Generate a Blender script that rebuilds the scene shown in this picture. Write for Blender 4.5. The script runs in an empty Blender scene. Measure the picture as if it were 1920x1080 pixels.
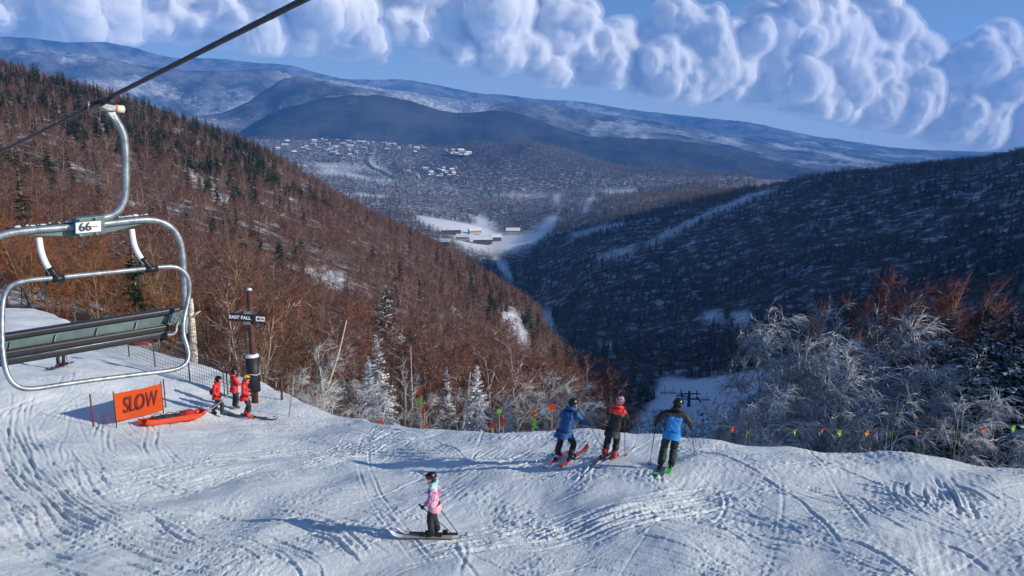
import bpy, bmesh, math, random
import numpy as np
from mathutils import Vector, Matrix, Quaternion

rng = np.random.default_rng(7)
random.seed(7)
scene = bpy.context.scene
COL = scene.collection
R = math.radians

# ------------------------------------------------------------------ camera
CAMZ = 7.0
FPX = 1400.0                      # focal length in photo pixels (photo 1920 wide)
PITCH = math.atan(260 / FPX)      # horizon sits at photo row 280
cam_data = bpy.data.cameras.new("camera")
cam_data.sensor_width = 36.0
cam_data.lens = 36.0 * FPX / 1920.0
cam_data.clip_start = 0.1
cam_data.clip_end = 60000
cam = bpy.data.objects.new("camera", cam_data)
cam.location = (0, 0, CAMZ)
cam.rotation_euler = (math.pi / 2 - PITCH, 0, 0)
COL.objects.link(cam)
scene.camera = cam

# ------------------------------------------------------------------ light
SUN_EL = R(21.0)
SUN_H = Vector((0.965, -0.262)).normalized()          # horizontal direction towards the sun
SUN_DIR = Vector((SUN_H.x * math.cos(SUN_EL), SUN_H.y * math.cos(SUN_EL), math.sin(SUN_EL)))
sun_data = bpy.data.lights.new("sun", 'SUN')
sun_data.energy = 5.0
sun_data.angle = R(0.5)
sun_data.color = (1.0, 0.915, 0.80)
sun = bpy.data.objects.new("sun", sun_data)
sun.rotation_euler = (-SUN_DIR).to_track_quat('-Z', 'Y').to_euler()
sun.location = SUN_DIR * 50
COL.objects.link(sun)

scene.view_settings.view_transform = 'Standard'
scene.view_settings.look = 'None'
scene.view_settings.gamma = 1.0
scene.view_settings.use_curve_mapping = False
scene.view_settings.exposure = 0.42
scene.cycles.use_denoising = True
scene.cycles.max_bounces = 15
scene.cycles.diffuse_bounces = 2
scene.cycles.transparent_max_bounces = 8
scene.cycles.volume_bounces = 14
try:
    scene.cycles.denoiser = 'OPENIMAGEDENOISE'
    scene.cycles.denoising_input_passes = 'RGB_ALBEDO_NORMAL'
except Exception:
    pass


class NT:
    """Tiny node-tree writer."""
    def __init__(self, tree):
        self.t = tree
        tree.nodes.clear()

    def n(self, kind, **kw):
        nd = self.t.nodes.new(kind)
        for k, v in kw.items():
            setattr(nd, k, v)
        return nd

    def link(self, a, b):
        self.t.links.new(a, b)

    def put(self, sock, v):
        if v is None:
            return
        if isinstance(v, bpy.types.NodeSocket):
            self.link(v, sock)
        else:
            sock.default_value = v

    def math(self, op, a, b=None, c=None, clamp=False):
        nd = self.n('ShaderNodeMath', operation=op, use_clamp=clamp)
        self.put(nd.inputs[0], a); self.put(nd.inputs[1], b); self.put(nd.inputs[2], c)
        return nd.outputs[0]

    def vmath(self, op, a, b=None):
        nd = self.n('ShaderNodeVectorMath', operation=op)
        self.put(nd.inputs[0], a); self.put(nd.inputs[1], b)
        return nd.outputs[0]

    def noise(self, vec, scale, detail=4, rough=0.55, lac=2.0, dist=0.0, dims='3D'):
        nd = self.n('ShaderNodeTexNoise', noise_dimensions=dims)
        if vec is not None:
            self.link(vec, nd.inputs['Vector'])
        nd.inputs['Scale'].default_value = scale
        nd.inputs['Detail'].default_value = detail
        nd.inputs['Roughness'].default_value = rough
        nd.inputs['Lacunarity'].default_value = lac
        nd.inputs['Distortion'].default_value = dist
        return nd.outputs['Fac']

    def ramp(self, fac, lo, hi, a=0.0, b=1.0, smooth=True):
        nd = self.n('ShaderNodeMapRange', interpolation_type='SMOOTHSTEP' if smooth else 'LINEAR', clamp=True)
        self.put(nd.inputs['Value'], fac)
        self.put(nd.inputs['From Min'], lo); self.put(nd.inputs['From Max'], hi)
        self.put(nd.inputs['To Min'], a); self.put(nd.inputs['To Max'], b)
        return nd.outputs['Result']

    def mix(self, fac, a, b):
        nd = self.n('ShaderNodeMix', data_type='RGBA')
        self.put(nd.inputs[0], fac)
        for s, v in ((nd.inputs[6], a), (nd.inputs[7], b)):
            if isinstance(v, (tuple, list)) and len(v) == 3:
                v = (*v, 1.0)
            self.put(s, v)
        return nd.outputs[2]


# ------------------------------------------------------------------ sky
world = bpy.data.worlds.new("World")
scene.world = world
world.use_nodes = True
w = NT(world.node_tree)
SKY_K = 0.078
tc = w.n('ShaderNodeTexCoord').outputs['Generated']
dirn = w.vmath('NORMALIZE', tc)
sep = w.n('ShaderNodeSeparateXYZ'); w.link(dirn, sep.inputs[0])
comb = w.n('ShaderNodeCombineXYZ')
w.link(sep.outputs[0], comb.inputs[0]); w.link(sep.outputs[1], comb.inputs[1])
w.put(comb.inputs[2], w.math('MAXIMUM', sep.outputs[2], 0.012))
sky = w.n('ShaderNodeTexSky', sky_type='NISHITA')
sky.sun_disc = False
sky.sun_elevation = SUN_EL
sky.sun_rotation = math.atan2(SUN_H.x, SUN_H.y)
sky.altitude = 1000
sky.air_density = 1.0
sky.dust_density = 0.3
sky.ozone_density = 2.0
w.link(comb.outputs[0], sky.inputs['Vector'])
# thin far cloud deck along the horizon, seen through kilometres of air
low = w.ramp(sep.outputs[2], 0.02, 0.19, 0.80, 0.0)
fin = w.mix(low, sky.outputs[0], tuple(c / SKY_K for c in (0.38, 0.51, 0.70)))
bg = w.n('ShaderNodeBackground')
w.link(fin, bg.inputs['Color'])
bg.inputs['Strength'].default_value = SKY_K
world.cycles.sampling_method = 'MANUAL'
world.cycles.sample_map_resolution = 256
wo = w.n('ShaderNodeOutputWorld')
w.link(bg.outputs[0], wo.inputs['Surface'])

# ------------------------------------------------------------------ view geometry helpers (used to lay the place out)
CP, SP = math.cos(PITCH), math.sin(PITCH)


def ray(px, py):
    u = (px - 960) / FPX; v = (540 - py) / FPX
    return Vector((u, CP + v * SP, -SP + v * CP))


def at_r(px, py, r):
    d = ray(px, py); h = math.hypot(d.x, d.y)
    return Vector((d.x * r / h, d.y * r / h, CAMZ + d.z * r / h))


def project(x, y, z):
    zz = z - CAMZ
    dep = y * CP - zz * SP
    up = y * SP + zz * CP
    dep = np.maximum(dep, 1e-3)
    return 960 + FPX * x / dep, 540 - FPX * up / dep


# ------------------------------------------------------------------ terrain tables
PROFILES = {
    0: [(60, 575), (100, 505), (180, 425), (300, 320), (450, 215), (600, 142), (800, 165), (1500, 310), (3000, 330)],
    125: [(50, 620), (70, 570), (110, 510), (180, 440), (300, 340), (450, 240), (610, 168), (800, 195), (1500, 320), (3000, 330)],
    250: [(42, 690), (70, 610), (110, 540), (180, 460), (300, 370), (450, 280), (620, 206), (800, 230), (1500, 330), (3000, 330)],
    430: [(40, 770), (70, 690), (110, 610), (180, 520), (300, 420), (450, 335), (620, 268), (800, 305), (1500, 345), (3000, 300), (3900, 252), (4300, 270), (6200, 310)],
    520: [(40, 810), (65, 740), (105, 650), (180, 555), (300, 450), (450, 365), (620, 308), (800, 345), (1450, 375), (2700, 315), (3900, 258), (4300, 272), (6200, 310)],
    600: [(36, 860), (60, 790), (100, 700), (180, 590), (300, 480), (450, 400), (620, 352), (800, 392), (1400, 402), (2500, 338), (3100, 298), (3900, 258), (4300, 275), (6400, 320)],
    700: [(33, 880), (60, 820), (100, 730), (180, 620), (300, 515), (450, 442), (620, 406), (800, 450), (1400, 415), (2500, 340), (3200, 296), (3900, 264), (4300, 285), (6400, 330)],
    800: [(30, 900), (60, 850), (100, 760), (180, 650), (300, 552), (450, 483), (620, 455), (800, 500), (1400, 428), (1700, 398), (2500, 343), (3200, 300), (3700, 268), (4100, 290), (6400, 340)],
    900: [(30, 920), (60, 870), (100, 790), (180, 690), (300, 602), (450, 537), (600, 507), (800, 560), (1400, 450), (1800, 402), (2500, 348), (3100, 292), (3500, 252), (3900, 300), (6400, 345)],
    1000: [(30, 930), (60, 890), (100, 810), (180, 720), (300, 640), (420, 577), (520, 574), (700, 625), (950, 520), (1250, 465), (1500, 432), (2000, 382), (2600, 342), (3100, 282), (3500, 244), (3900, 310), (6400, 345)],
    1050: [(30, 935), (60, 895), (95, 800), (150, 730), (230, 680), (330, 660), (420, 710), (600, 620), (800, 555), (1000, 490), (1250, 440), (1800, 385), (2600, 338), (3100, 292), (3500, 262), (3900, 320), (6400, 345)],
    1110: [(30, 935), (60, 900), (85, 815), (110, 785), (140, 835), (230, 795), (300, 745), (450, 660), (600, 590), (800, 510), (1000, 455), (1300, 412), (1800, 378), (2600, 335), (3100, 304), (3450, 284), (3900, 330), (6400, 345)],
    1250: [(30, 960), (60, 920), (120, 860), (180, 810), (240, 770), (300, 728), (350, 706), (450, 650), (600, 570), (800, 480), (1000, 420), (1250, 372), (1800, 365), (2600, 332), (3200, 309), (3800, 340), (6400, 345)],
    1330: [(30, 970), (60, 935), (120, 860), (180, 795), (240, 745), (300, 718), (360, 695), (450, 640), (600, 555), (800, 465), (1000, 402), (1200, 360), (1500, 372), (2600, 332), (3200, 324), (3800, 345)],
    1400: [(30, 980), (60, 940), (120, 860), (180, 780), (230, 718), (290, 706), (350, 682), (450, 630), (600, 540), (800, 450), (1000, 387), (1150, 347), (1400, 372), (2600, 336), (3300, 332)],
    1500: [(30, 985), (60, 940), (120, 850), (160, 785), (220, 712), (280, 695), (450, 610), (600, 520), (800, 428), (1000, 362), (1120, 332), (1400, 352), (3000, 348)],
    1700: [(30, 985), (45, 960), (80, 880), (140, 780), (220, 705), (350, 625), (500, 545), (700, 432), (900, 342), (1050, 304), (1300, 330), (3000, 342)],
    1920: [(30, 965), (45, 930), (80, 850), (140, 760), (220, 685), (350, 590), (500, 500), (700, 390), (900, 303), (1000, 284), (1300, 312), (3000, 332)],
    -250: [(60, 560), (100, 470), (300, 260), (600, 60), (900, 60), (1500, 250), (3000, 330)],
}
EXTRA = [  # world points outside the frame; right-hand heights shaped to throw shade
    (1150, 430, 330), (1000, 250, 260), (1150, 0, 170), (1150, -400, 110), (1000, 720, 300), (1060, 900, 270), (1300, 1300, 110),
    (760, 260, 150), (420, 120, 45), (220, 60, 10), (100, 20, 0), (50, 5, -1.0), (60, 40, -4), (45, 25, -3), (90, 40, 6), (90, 75, 2), (130, 60, 18), (90, 0, 4), (75, 110, -18), (1600, 500, 330), (1600, 1200, 100),
    (2200, 1500, 0), (3000, 3000, -120), (60, -60, 4), (-60, -60, 4), (-60, 0, 6), (-100, 40, 14), (-300, 0, 110), (-300, -200, 140),
    (-700, 0, 240), (-900, 500, 160), (-2000, 500, 0), (-2500, 2000, -100), (-4500, 3500, -100), (4500, 4500, -150),
    (0, 15, -7), (-10, 12, -7), (10, 12, -7), (-16, 20, -8), (14, 14, -7), (0, 5, -6), (-20, 5, -5), (20, 5, -5), (-22, 28, -9), (-14, 25, -10),
]
pts = []
for px, lst in PROFILES.items():
    for r, py in lst:
        pts.append(at_r(px, py, r))
for e in EXTRA:
    pts.append(Vector(e))
pts = np.array([tuple(p) for p in pts])
c_az = np.arctan2(pts[:, 0], pts[:, 1]); c_lr = np.log(np.hypot(pts[:, 0], pts[:, 1]))
c_val = (pts[:, 2] - CAMZ) / np.exp(c_lr)
KAZ, KLR = 3.0, 1.0


def rbf_fit(a, b, v, reg=0.003):
    d = np.hypot(a[:, None] - a[None], b[:, None] - b[None])
    n = len(a)
    A = np.zeros((n + 3, n + 3)); A[:n, :n] = -d - reg * 0 + np.eye(n) * reg
    P = np.stack([np.ones(n), a, b], 1); A[:n, n:] = P; A[n:, :n] = P.T
    return np.linalg.solve(A, np.concatenate([v, np.zeros(3)]))


def rbf_eval(wt, a, b, qa, qb):
    n = len(a); out = np.empty(len(qa))
    for s in range(0, len(qa), 20000):
        sl = slice(s, s + 20000)
        d = np.hypot(qa[sl, None] - a[None], qb[sl, None] - b[None])
        out[sl] = -d @ wt[:n] + wt[n] + wt[n + 1] * qa[sl] + wt[n + 2] * qb[sl]
    return out


wf = rbf_fit(c_az * KAZ, c_lr * KLR, c_val)
AZ0, AZ1, NAZ = R(-110), R(110), 735
LR0, LR1, NLR = math.log(4.0), math.log(6600.0), 430
g_az = np.linspace(AZ0, AZ1, NAZ); g_lr = np.linspace(LR0, LR1, NLR)
GA, GL = np.meshgrid(g_az, g_lr, indexing='ij')
FT = rbf_eval(wf, c_az * KAZ, c_lr * KLR, GA.ravel() * KAZ, GL.ravel() * KLR).reshape(NAZ, NLR)


def blur(a, k, axis):
    ker = np.exp(-0.5 * (np.arange(-3 * k, 3 * k + 1) / k) ** 2); ker /= ker.sum()
    pad = [(0, 0)] * a.ndim; pad[axis] = (3 * k, 3 * k)
    b = np.pad(a, pad, mode='edge'); out = np.zeros_like(a)
    for i, kv in enumerate(ker):
        sl = [slice(None)] * a.ndim; sl[axis] = slice(i, i + a.shape[axis])
        out += kv * b[tuple(sl)]
    return out


FT = blur(blur(FT, 3, 0), 3, 1)


def lattice(shape, seed):
    return np.random.default_rng(seed).standard_normal(shape)


def vnoise(x, y, scale, seed):
    """smooth value noise on world coordinates"""
    tab = np.random.default_rng(seed).random((257, 257)); 
    u = x / scale + 1000.3; v = y / scale + 1000.7
    i = np.floor(u).astype(int); j = np.floor(v).astype(int)
    fu = u - i; fv = v - j; fu = fu * fu * (3 - 2 * fu); fv = fv * fv * (3 - 2 * fv)
    i &= 255; j &= 255
    return ((tab[i, j] * (1 - fu) + tab[i + 1, j] * fu) * (1 - fv) + (tab[i, j + 1] * (1 - fu) + tab[i + 1, j + 1] * fu) * fv) * 2 - 1


gx = np.sin(GA) * np.exp(GL); gy = np.cos(GA) * np.exp(GL); gr = np.exp(GL)
FZ = CAMZ + FT * gr
amp = np.clip((gr - 50) / 100, 0, 1)
FZ += amp * (vnoise(gx, gy, 90, 1) * np.clip(gr * 0.006, 0, 6) + vnoise(gx, gy, 31, 2) * 0.9 * np.clip(gr / 200, 0, 1.6))
FZ += np.clip((gr - 1500) / 800, 0, 1) * (vnoise(gx, gy, 420, 3) * 16 + vnoise(gx, gy, 170, 4) * 7)


def far_z(x, y):
    x = np.asarray(x, float); y = np.asarray(y, float)
    a = (np.arctan2(x, y) - AZ0) / (AZ1 - AZ0) * (NAZ - 1)
    l = (np.log(np.maximum(np.hypot(x, y), 4.01)) - LR0) / (LR1 - LR0) * (NLR - 1)
    a = np.clip(a, 0, NAZ - 1.001); l = np.clip(l, 0, NLR - 1.001)
    i = a.astype(int); j = l.astype(int); fa = a - i; fl = l - j
    return (FZ[i, j] * (1 - fa) + FZ[i + 1, j] * fa) * (1 - fl) + (FZ[i, j + 1] * (1 - fa) + FZ[i + 1, j + 1] * fa) * fl


# --- near piste
CREST = [(0, 575, 48), (60, 580, 47), (200, 640, 40), (350, 685, 34.5), (480, 722, 31), (540, 745, 29.5), (600, 778, 27.2), (700, 797, 24.5),
         (800, 802, 22), (920, 817, 20.5), (980, 822, 19.9), (1040, 812, 19.6), (1160, 822, 18.9), (1300, 830, 18.6), (1600, 858, 18.8), (1920, 882, 19.5)]
NEARP = CREST + [(410, 780, 26), (290, 800, 24.3), (480, 752, 28.2), (115, 690, 29.5), (230, 700, 30), (120, 760, 25.5), (30, 640, 36), (0, 700, 28), (0, 850, 20),
                 (640, 850, 20.6), (815, 1010, 12.75), (1260, 885, 15.6), (1060, 865, 16.5), (1150, 870, 16.3), (960, 1080, 11.2), (1500, 1080, 11.4), (500, 1080, 11.6),
                 (0, 1080, 13.2), (1920, 1080, 12.6), (1600, 950, 14.6), (300, 930, 17.2), (1900, 960, 16), (560, 800, 25.4), (900, 900, 16.2)]
npt = np.array([tuple(at_r(*p)) for p in NEARP] + [(0, 4, 0), (-12, 4, .2), (12, 4, 0), (-26, 12, .4), (24, 8, 0.2), (-45, 26, -1.2), (34, 16, 0.3), (-55, 40, -2)])
wn = rbf_fit(npt[:, 0], npt[:, 1], npt[:, 2], reg=0.6)
caz = np.array([math.atan2(*at_r(*p)[:2]) for p in CREST]); crr = np.array([p[2] for p in CREST], float)
caz = np.concatenate([[R(-80), R(-55)], caz, [R(50), R(80)]]); crr = np.concatenate([[70, 60], crr, [26, 40]])


def crest_r(az):
    return np.interp(az, caz, crr)


# smooth table of the near field
NX0, NX1, NY0, NY1 = -70.0, 45.0, 0.0, 70.0
nxg = np.arange(NX0, NX1 + .01, 0.5); nyg = np.arange(NY0, NY1 + .01, 0.5)
MX, MY = np.meshgrid(nxg, nyg, indexing='ij')
NZ = rbf_eval(wn, npt[:, 0], npt[:, 1], MX.ravel(), MY.ravel()).reshape(MX.shape)
NZ = blur(blur(NZ, 2, 0), 2, 1)


def bil(tab, x0, y0, step, x, y):
    a = np.clip((x - x0) / step, 0, tab.shape[0] - 1.001); b = np.clip((y - y0) / step, 0, tab.shape[1] - 1.001)
    i = a.astype(int); j = b.astype(int); fa = a - i; fb = b - j
    return (tab[i, j] * (1 - fa) + tab[i + 1, j] * fa) * (1 - fb) + (tab[i, j + 1] * (1 - fa) + tab[i + 1, j + 1] * fa) * fb


def near_z(x, y):
    x = np.asarray(x, float); y = np.asarray(y, float)
    az = np.arctan2(x, y); r = np.hypot(x, y)
    t = r - (crest_r(az) + 0.35 * vnoise(x, y, 1.3, 11) + 0.5 * vnoise(x, y, 3.4, 12))
    w_ = 1.6
    s = 0.95
    drop = np.where(t <= 0, 0, np.where(t < w_, s * t * t / (2 * w_), s * (t - w_ / 2)))
    return bil(NZ, NX0, NY0, 0.5, x, y) - drop


def ground(x, y):
    n = float(near_z(x, y)); f = float(far_z(x, y))
    return max(n, f) if math.hypot(x, y) < float(crest_r(math.atan2(x, y))) + 14 else f


def on_piste(px, py, r0=18.0):
    """point of the piste surface seen at a photo pixel"""
    r = r0
    d = ray(px, py); h = math.hypot(d.x, d.y)
    for _ in range(60):
        x, y = d.x * r / h, d.y * r / h
        e = CAMZ + d.z * r / h - float(near_z(x, y))
        r += e * 1.2
        if abs(e) < 1e-4:
            break
    return Vector((d.x * r / h, d.y * r / h, float(near_z(d.x * r / h, d.y * r / h))))


def noise3(p, scale, seed):
    """value noise in 3D"""
    tab = np.random.default_rng(seed).random((33, 33, 33))
    q = p / scale + 500.5
    i = np.floor(q).astype(int); f = q - i; f = f * f * (3 - 2 * f); i &= 31
    out = 0
    for dx in (0, 1):
        for dy in (0, 1):
            for dz in (0, 1):
                wgt = (f[:, 0] if dx else 1 - f[:, 0]) * (f[:, 1] if dy else 1 - f[:, 1]) * (f[:, 2] if dz else 1 - f[:, 2])
                out = out + wgt * tab[i[:, 0] + dx, i[:, 1] + dy, i[:, 2] + dz]
    return out * 2 - 1



# ------------------------------------------------------------------ materials
def mat(name, col, rough=0.6, metal=0.0, noise=0.0, nscale=20.0, bump=0.0, bscale=60.0, spec=None):
    m = bpy.data.materials.new(name); m.use_nodes = True
    t = NT(m.node_tree)
    b = t.n('ShaderNodeBsdfPrincipled'); o = t.n('ShaderNodeOutputMaterial')
    t.link(b.outputs[0], o.inputs[0])
    b.inputs['Base Color'].default_value = (*col, 1)
    b.inputs['Roughness'].default_value = rough; b.inputs['Metallic'].default_value = metal
    if spec is not None:
        b.inputs['Specular IOR Level'].default_value = spec
    if noise or bump:
        co = t.n('ShaderNodeTexCoord').outputs['Object']
    if noise:
        f = t.noise(co, nscale, 4)
        dk = tuple(c * (1 - noise) for c in col); lt = tuple(min(1, c * (1 + noise)) for c in col)
        t.link(t.mix(t.ramp(f, 0.3, 0.7), dk, lt), b.inputs['Base Color'])
    if bump:
        bp = t.n('ShaderNodeBump'); bp.inputs['Strength'].default_value = bump; bp.inputs['Distance'].default_value = 0.02
        t.link(t.noise(co, bscale, 3), bp.inputs['Height']); t.link(bp.outputs[0], b.inputs['Normal'])
    return m


def snow_material():
    m = bpy.data.materials.new("piste_snow"); m.use_nodes = True
    t = NT(m.node_tree)
    b = t.n('ShaderNodeBsdfPrincipled'); o = t.n('ShaderNodeOutputMaterial'); t.link(b.outputs[0], o.inputs[0])
    co = t.n('ShaderNodeTexCoord').outputs['Object']
    f = t.noise(co, 0.7, 5, 0.6)
    t.link(t.mix(t.ramp(f, 0.3, 0.7), (0.69, 0.765, 0.79), (0.80, 0.835, 0.84)), b.inputs['Base Color'])
    b.inputs['Roughness'].default_value = 0.55
    b.inputs['Specular IOR Level'].default_value = 0.25
    bp = t.n('ShaderNodeBump'); bp.inputs['Strength'].default_value = 0.8; bp.inputs['Distance'].default_value = 0.05
    h = t.math('ADD', t.noise(co, 10.0, 6, 0.75), t.math('MULTIPLY', t.noise(co, 30.0, 4, 0.7), 0.5))
    t.link(h, bp.inputs['Height']); t.link(bp.outputs[0], b.inputs['Normal'])
    return m


def terrain_material():
    m = bpy.data.materials.new("forest_floor_snow"); m.use_nodes = True
    t = NT(m.node_tree)
    b = t.n('ShaderNodeBsdfPrincipled'); o = t.n('ShaderNodeOutputMaterial'); t.link(b.outputs[0], o.inputs[0])
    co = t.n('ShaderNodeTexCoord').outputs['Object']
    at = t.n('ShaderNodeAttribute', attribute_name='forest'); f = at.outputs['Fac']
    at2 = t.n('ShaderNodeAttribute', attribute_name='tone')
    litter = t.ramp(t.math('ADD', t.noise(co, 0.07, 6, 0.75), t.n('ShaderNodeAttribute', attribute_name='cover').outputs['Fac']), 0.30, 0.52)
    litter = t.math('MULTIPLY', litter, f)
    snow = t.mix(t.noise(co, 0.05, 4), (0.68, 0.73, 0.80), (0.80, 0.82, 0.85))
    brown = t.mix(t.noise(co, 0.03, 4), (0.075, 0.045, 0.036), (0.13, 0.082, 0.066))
    cold = t.mix(t.noise(co, 0.02, 5, 0.7), (0.035, 0.034, 0.04), (0.10, 0.09, 0.10))  # darker grey litter; the right hill's shade is put into this colour
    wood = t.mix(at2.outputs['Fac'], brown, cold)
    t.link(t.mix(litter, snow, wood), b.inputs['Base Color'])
    b.inputs['Roughness'].default_value = 0.8
    b.inputs['Specular IOR Level'].default_value = 0.1
    return m


# ------------------------------------------------------------------ object helpers
def link(o):
    COL.objects.link(o); return o


def tag(o, label=None, cat=None, group=None, kind=None):
    if label: o['label'] = label
    if cat: o['category'] = cat
    if group: o['group'] = group
    if kind: o['kind'] = kind
    return o


def mesh_obj(name, verts, faces, material, parent=None, smooth=False):
    me = bpy.data.meshes.new(name)
    me.from_pydata([tuple(v) for v in verts], [], faces)
    me.update()
    if material is not None:
        for mm in (material if isinstance(material, (list, tuple)) else [material]):
            me.materials.append(mm)
    if smooth:
        me.polygons.foreach_set('use_smooth', [True] * len(me.polygons))
    o = bpy.data.objects.new(name, me); link(o)
    if parent is not None:
        o.parent = parent
    return o


def empty(name, loc=(0, 0, 0), rz=0.0):
    o = bpy.data.objects.new(name, None); o.location = loc; o.rotation_euler = (0, 0, rz); o.empty_display_size = 0.2
    return link(o)


def grid_mesh(name, X, Y, Z, material, smooth=True):
    n, m_ = X.shape
    me = bpy.data.meshes.new(name)
    co = np.stack([X, Y, Z], -1).reshape(-1, 3)
    idx = np.arange(n * m_).reshape(n, m_)
    # wind so that normals face up: columns run left to right, rows run away from the camera
    q = np.stack([idx[:-1, :-1], idx[1:, :-1], idx[1:, 1:], idx[:-1, 1:]], -1).reshape(-1, 4)
    me.vertices.add(len(co)); me.vertices.foreach_set('co', co.ravel())
    me.loops.add(q.size); me.loops.foreach_set('vertex_index', q.ravel().astype(np.int32))
    me.polygons.add(len(q)); me.polygons.foreach_set('loop_start', np.arange(0, q.size, 4, dtype=np.int32))
    me.polygons.foreach_set('loop_total', np.full(len(q), 4, dtype=np.int32))
    me.update(calc_edges=True)
    if smooth:
        me.polygons.foreach_set('use_smooth', np.ones(len(q), bool))
    me.materials.append(material)
    o = bpy.data.objects.new(name, me); link(o)
    return o


def inpoly(px, py, poly):
    px = np.asarray(px); py = np.asarray(py); ins = np.zeros(px.shape, bool)
    n = len(poly); j = n - 1
    for i in range(n):
        xi, yi = poly[i]; xj, yj = poly[j]
        c = ((yi > py) != (yj > py)) & (px < (xj - xi) * (py - yi) / (yj - yi + 1e-9) + xi)
        ins ^= c; j = i
    return ins
# ================================================================== THE SETTING
# Clearings in the woods (ski trails, base area, fields), drawn as outlines with the distance range they lie at.
CLEAR = [
    ([(1172, 845), (1185, 790), (1205, 768), (1230, 745), (1236, 704), (1300, 712), (1380, 701), (1462, 682), (1485, 696), (1440, 742), (1400, 790), (1350, 850)], 45, 340),   # run below the crest
    ([(1206, 460), (1250, 436), (1300, 410), (1345, 390), (1400, 367), (1440, 356), (1462, 361), (1430, 371), (1372, 389), (1330, 405), (1290, 427), (1240, 449), (1216, 466)], 650, 1250),      # trail on the shaded hill
    ([(1065, 440), (1170, 416), (1172, 422), (1070, 449)], 800, 1500),
    ([(1120, 480), (1200, 462), (1180, 478), (1110, 492)], 700, 1300),
    ([(1310, 592), (1345, 584), (1360, 600), (1330, 606)], 350, 700),
    ([(1365, 588), (1405, 584), (1412, 604), (1385, 622), (1372, 606)], 350, 700),
    ([(925, 478), (945, 490), (962, 522), (955, 530), (925, 492)], 620, 1300),
    ([(1012, 580), (1032, 585), (1046, 625), (1030, 632), (1014, 610)], 400, 800),
    ([(930, 590), (965, 582), (985, 620), (998, 660), (985, 672), (955, 625)], 180, 470),                                       # snow gully on the sunny hill
    ([(780, 404), (850, 414), (905, 424), (950, 440), (1005, 434), (1028, 405), (1046, 404), (1040, 428), (1000, 462), (955, 476), (900, 474), (862, 462), (845, 440), (800, 424), (780, 412)], 900, 1750),
    ([(880, 405), (910, 408), (935, 425), (900, 425)], 1200, 2000),
    ([(1036, 368), (1050, 368), (1050, 388), (1038, 388)], 1600, 2600),
    ([(1110, 365), (1118, 365), (1100, 400), (1090, 400)], 1400, 2600),
    ([(590, 306), (640, 309), (690, 316), (690, 320), (640, 314), (590, 311)], 1800, 3600),
    ([(596, 321), (650, 323), (700, 335), (735, 336), (735, 340), (690, 340), (640, 329), (596, 326)], 1800, 3600),
    ([(689, 272), (697, 283), (693, 298), (710, 314), (742, 334), (722, 332), (690, 312), (685, 300), (692, 288)], 2200, 4800),
    ([(560, 500), (620, 505), (660, 530), (640, 545), (590, 525)], 150, 420),
    ([(330, 300), (370, 330), (440, 380), (430, 390), (350, 335)], 220, 560),
    ([(930, 366), (1010, 364), (1060, 366), (1010, 370), (940, 371)], 1700, 2800),
    ([(1120, 358), (1190, 355), (1195, 360), (1130, 364)], 1700, 2800),
    ([(650, 363), (720, 366), (740, 371), (660, 369)], 1700, 2800),
    ([(560, 745), (640, 765), (730, 800), (720, 815), (600, 790), (545, 760)], 28, 46),                                         # lower cat road
]


def clear_mask(x, y, z, grow=0.0):
    px, py = project(x, y, z); r = np.hypot(x, y)
    m = np.zeros(np.shape(x), bool)
    for poly, r0, r1 in CLEAR:
        m |= inpoly(px, py, poly) & (r > r0) & (r < r1)
    return m


# columns: fine inside the view, coarse outside
col_az = np.concatenate([np.arange(-110, -42, 1.7), np.arange(-42, 42, 0.22), np.arange(42, 111, 1.7)]) * math.pi / 180
row_lr = np.linspace(LR0, LR1, 400)
TA, TL = np.meshgrid(col_az, row_lr, indexing='ij')
TX = np.sin(TA) * np.exp(TL); TY = np.cos(TA) * np.exp(TL)
TZ = far_z(TX, TY)
M_TERR = terrain_material()
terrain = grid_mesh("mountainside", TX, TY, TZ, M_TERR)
tag(terrain, kind="structure", label="snowy mountainside and valley floor under the woods")
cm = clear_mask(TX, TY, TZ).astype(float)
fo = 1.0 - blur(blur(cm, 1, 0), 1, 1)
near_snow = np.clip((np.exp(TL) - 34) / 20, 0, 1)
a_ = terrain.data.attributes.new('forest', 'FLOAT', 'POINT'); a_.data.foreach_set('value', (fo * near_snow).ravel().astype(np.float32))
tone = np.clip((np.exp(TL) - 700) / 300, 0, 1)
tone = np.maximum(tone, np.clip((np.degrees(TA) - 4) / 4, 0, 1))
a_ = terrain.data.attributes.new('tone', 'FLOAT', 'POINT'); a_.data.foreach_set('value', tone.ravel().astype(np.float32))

cover = np.clip((np.degrees(TA) - 3) / 3, 0, 1) * -0.005 * (np.exp(TL) < 1300) - 0.025 * np.clip((np.exp(TL) - 1250) / 300, 0, 1)
ppx, ppy = project(TX, TY, TZ)
cover = cover + 0.075 * np.clip((np.exp(TL) - 2500) / 500, 0, 1) * (np.exp(TL) < 3800) * np.clip((ppx - 740 + 60 * vnoise(TX, TY, 200, 61)) / 160, 0, 1) * np.clip((1440 - ppx) / 100, 0, 1)
a_ = terrain.data.attributes.new('cover', 'FLOAT', 'POINT'); a_.data.foreach_set('value', cover.ravel().astype(np.float32))

# --- piste: fine height map of ski tracks and chopped snow -----------------------------------------
DX0, DX1, DY0, DY1, DS = -48.0, 30.0, 6.0, 52.0, 0.03
DNX, DNY = int((DX1 - DX0) / DS), int((DY1 - DY0) / DS)


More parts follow.
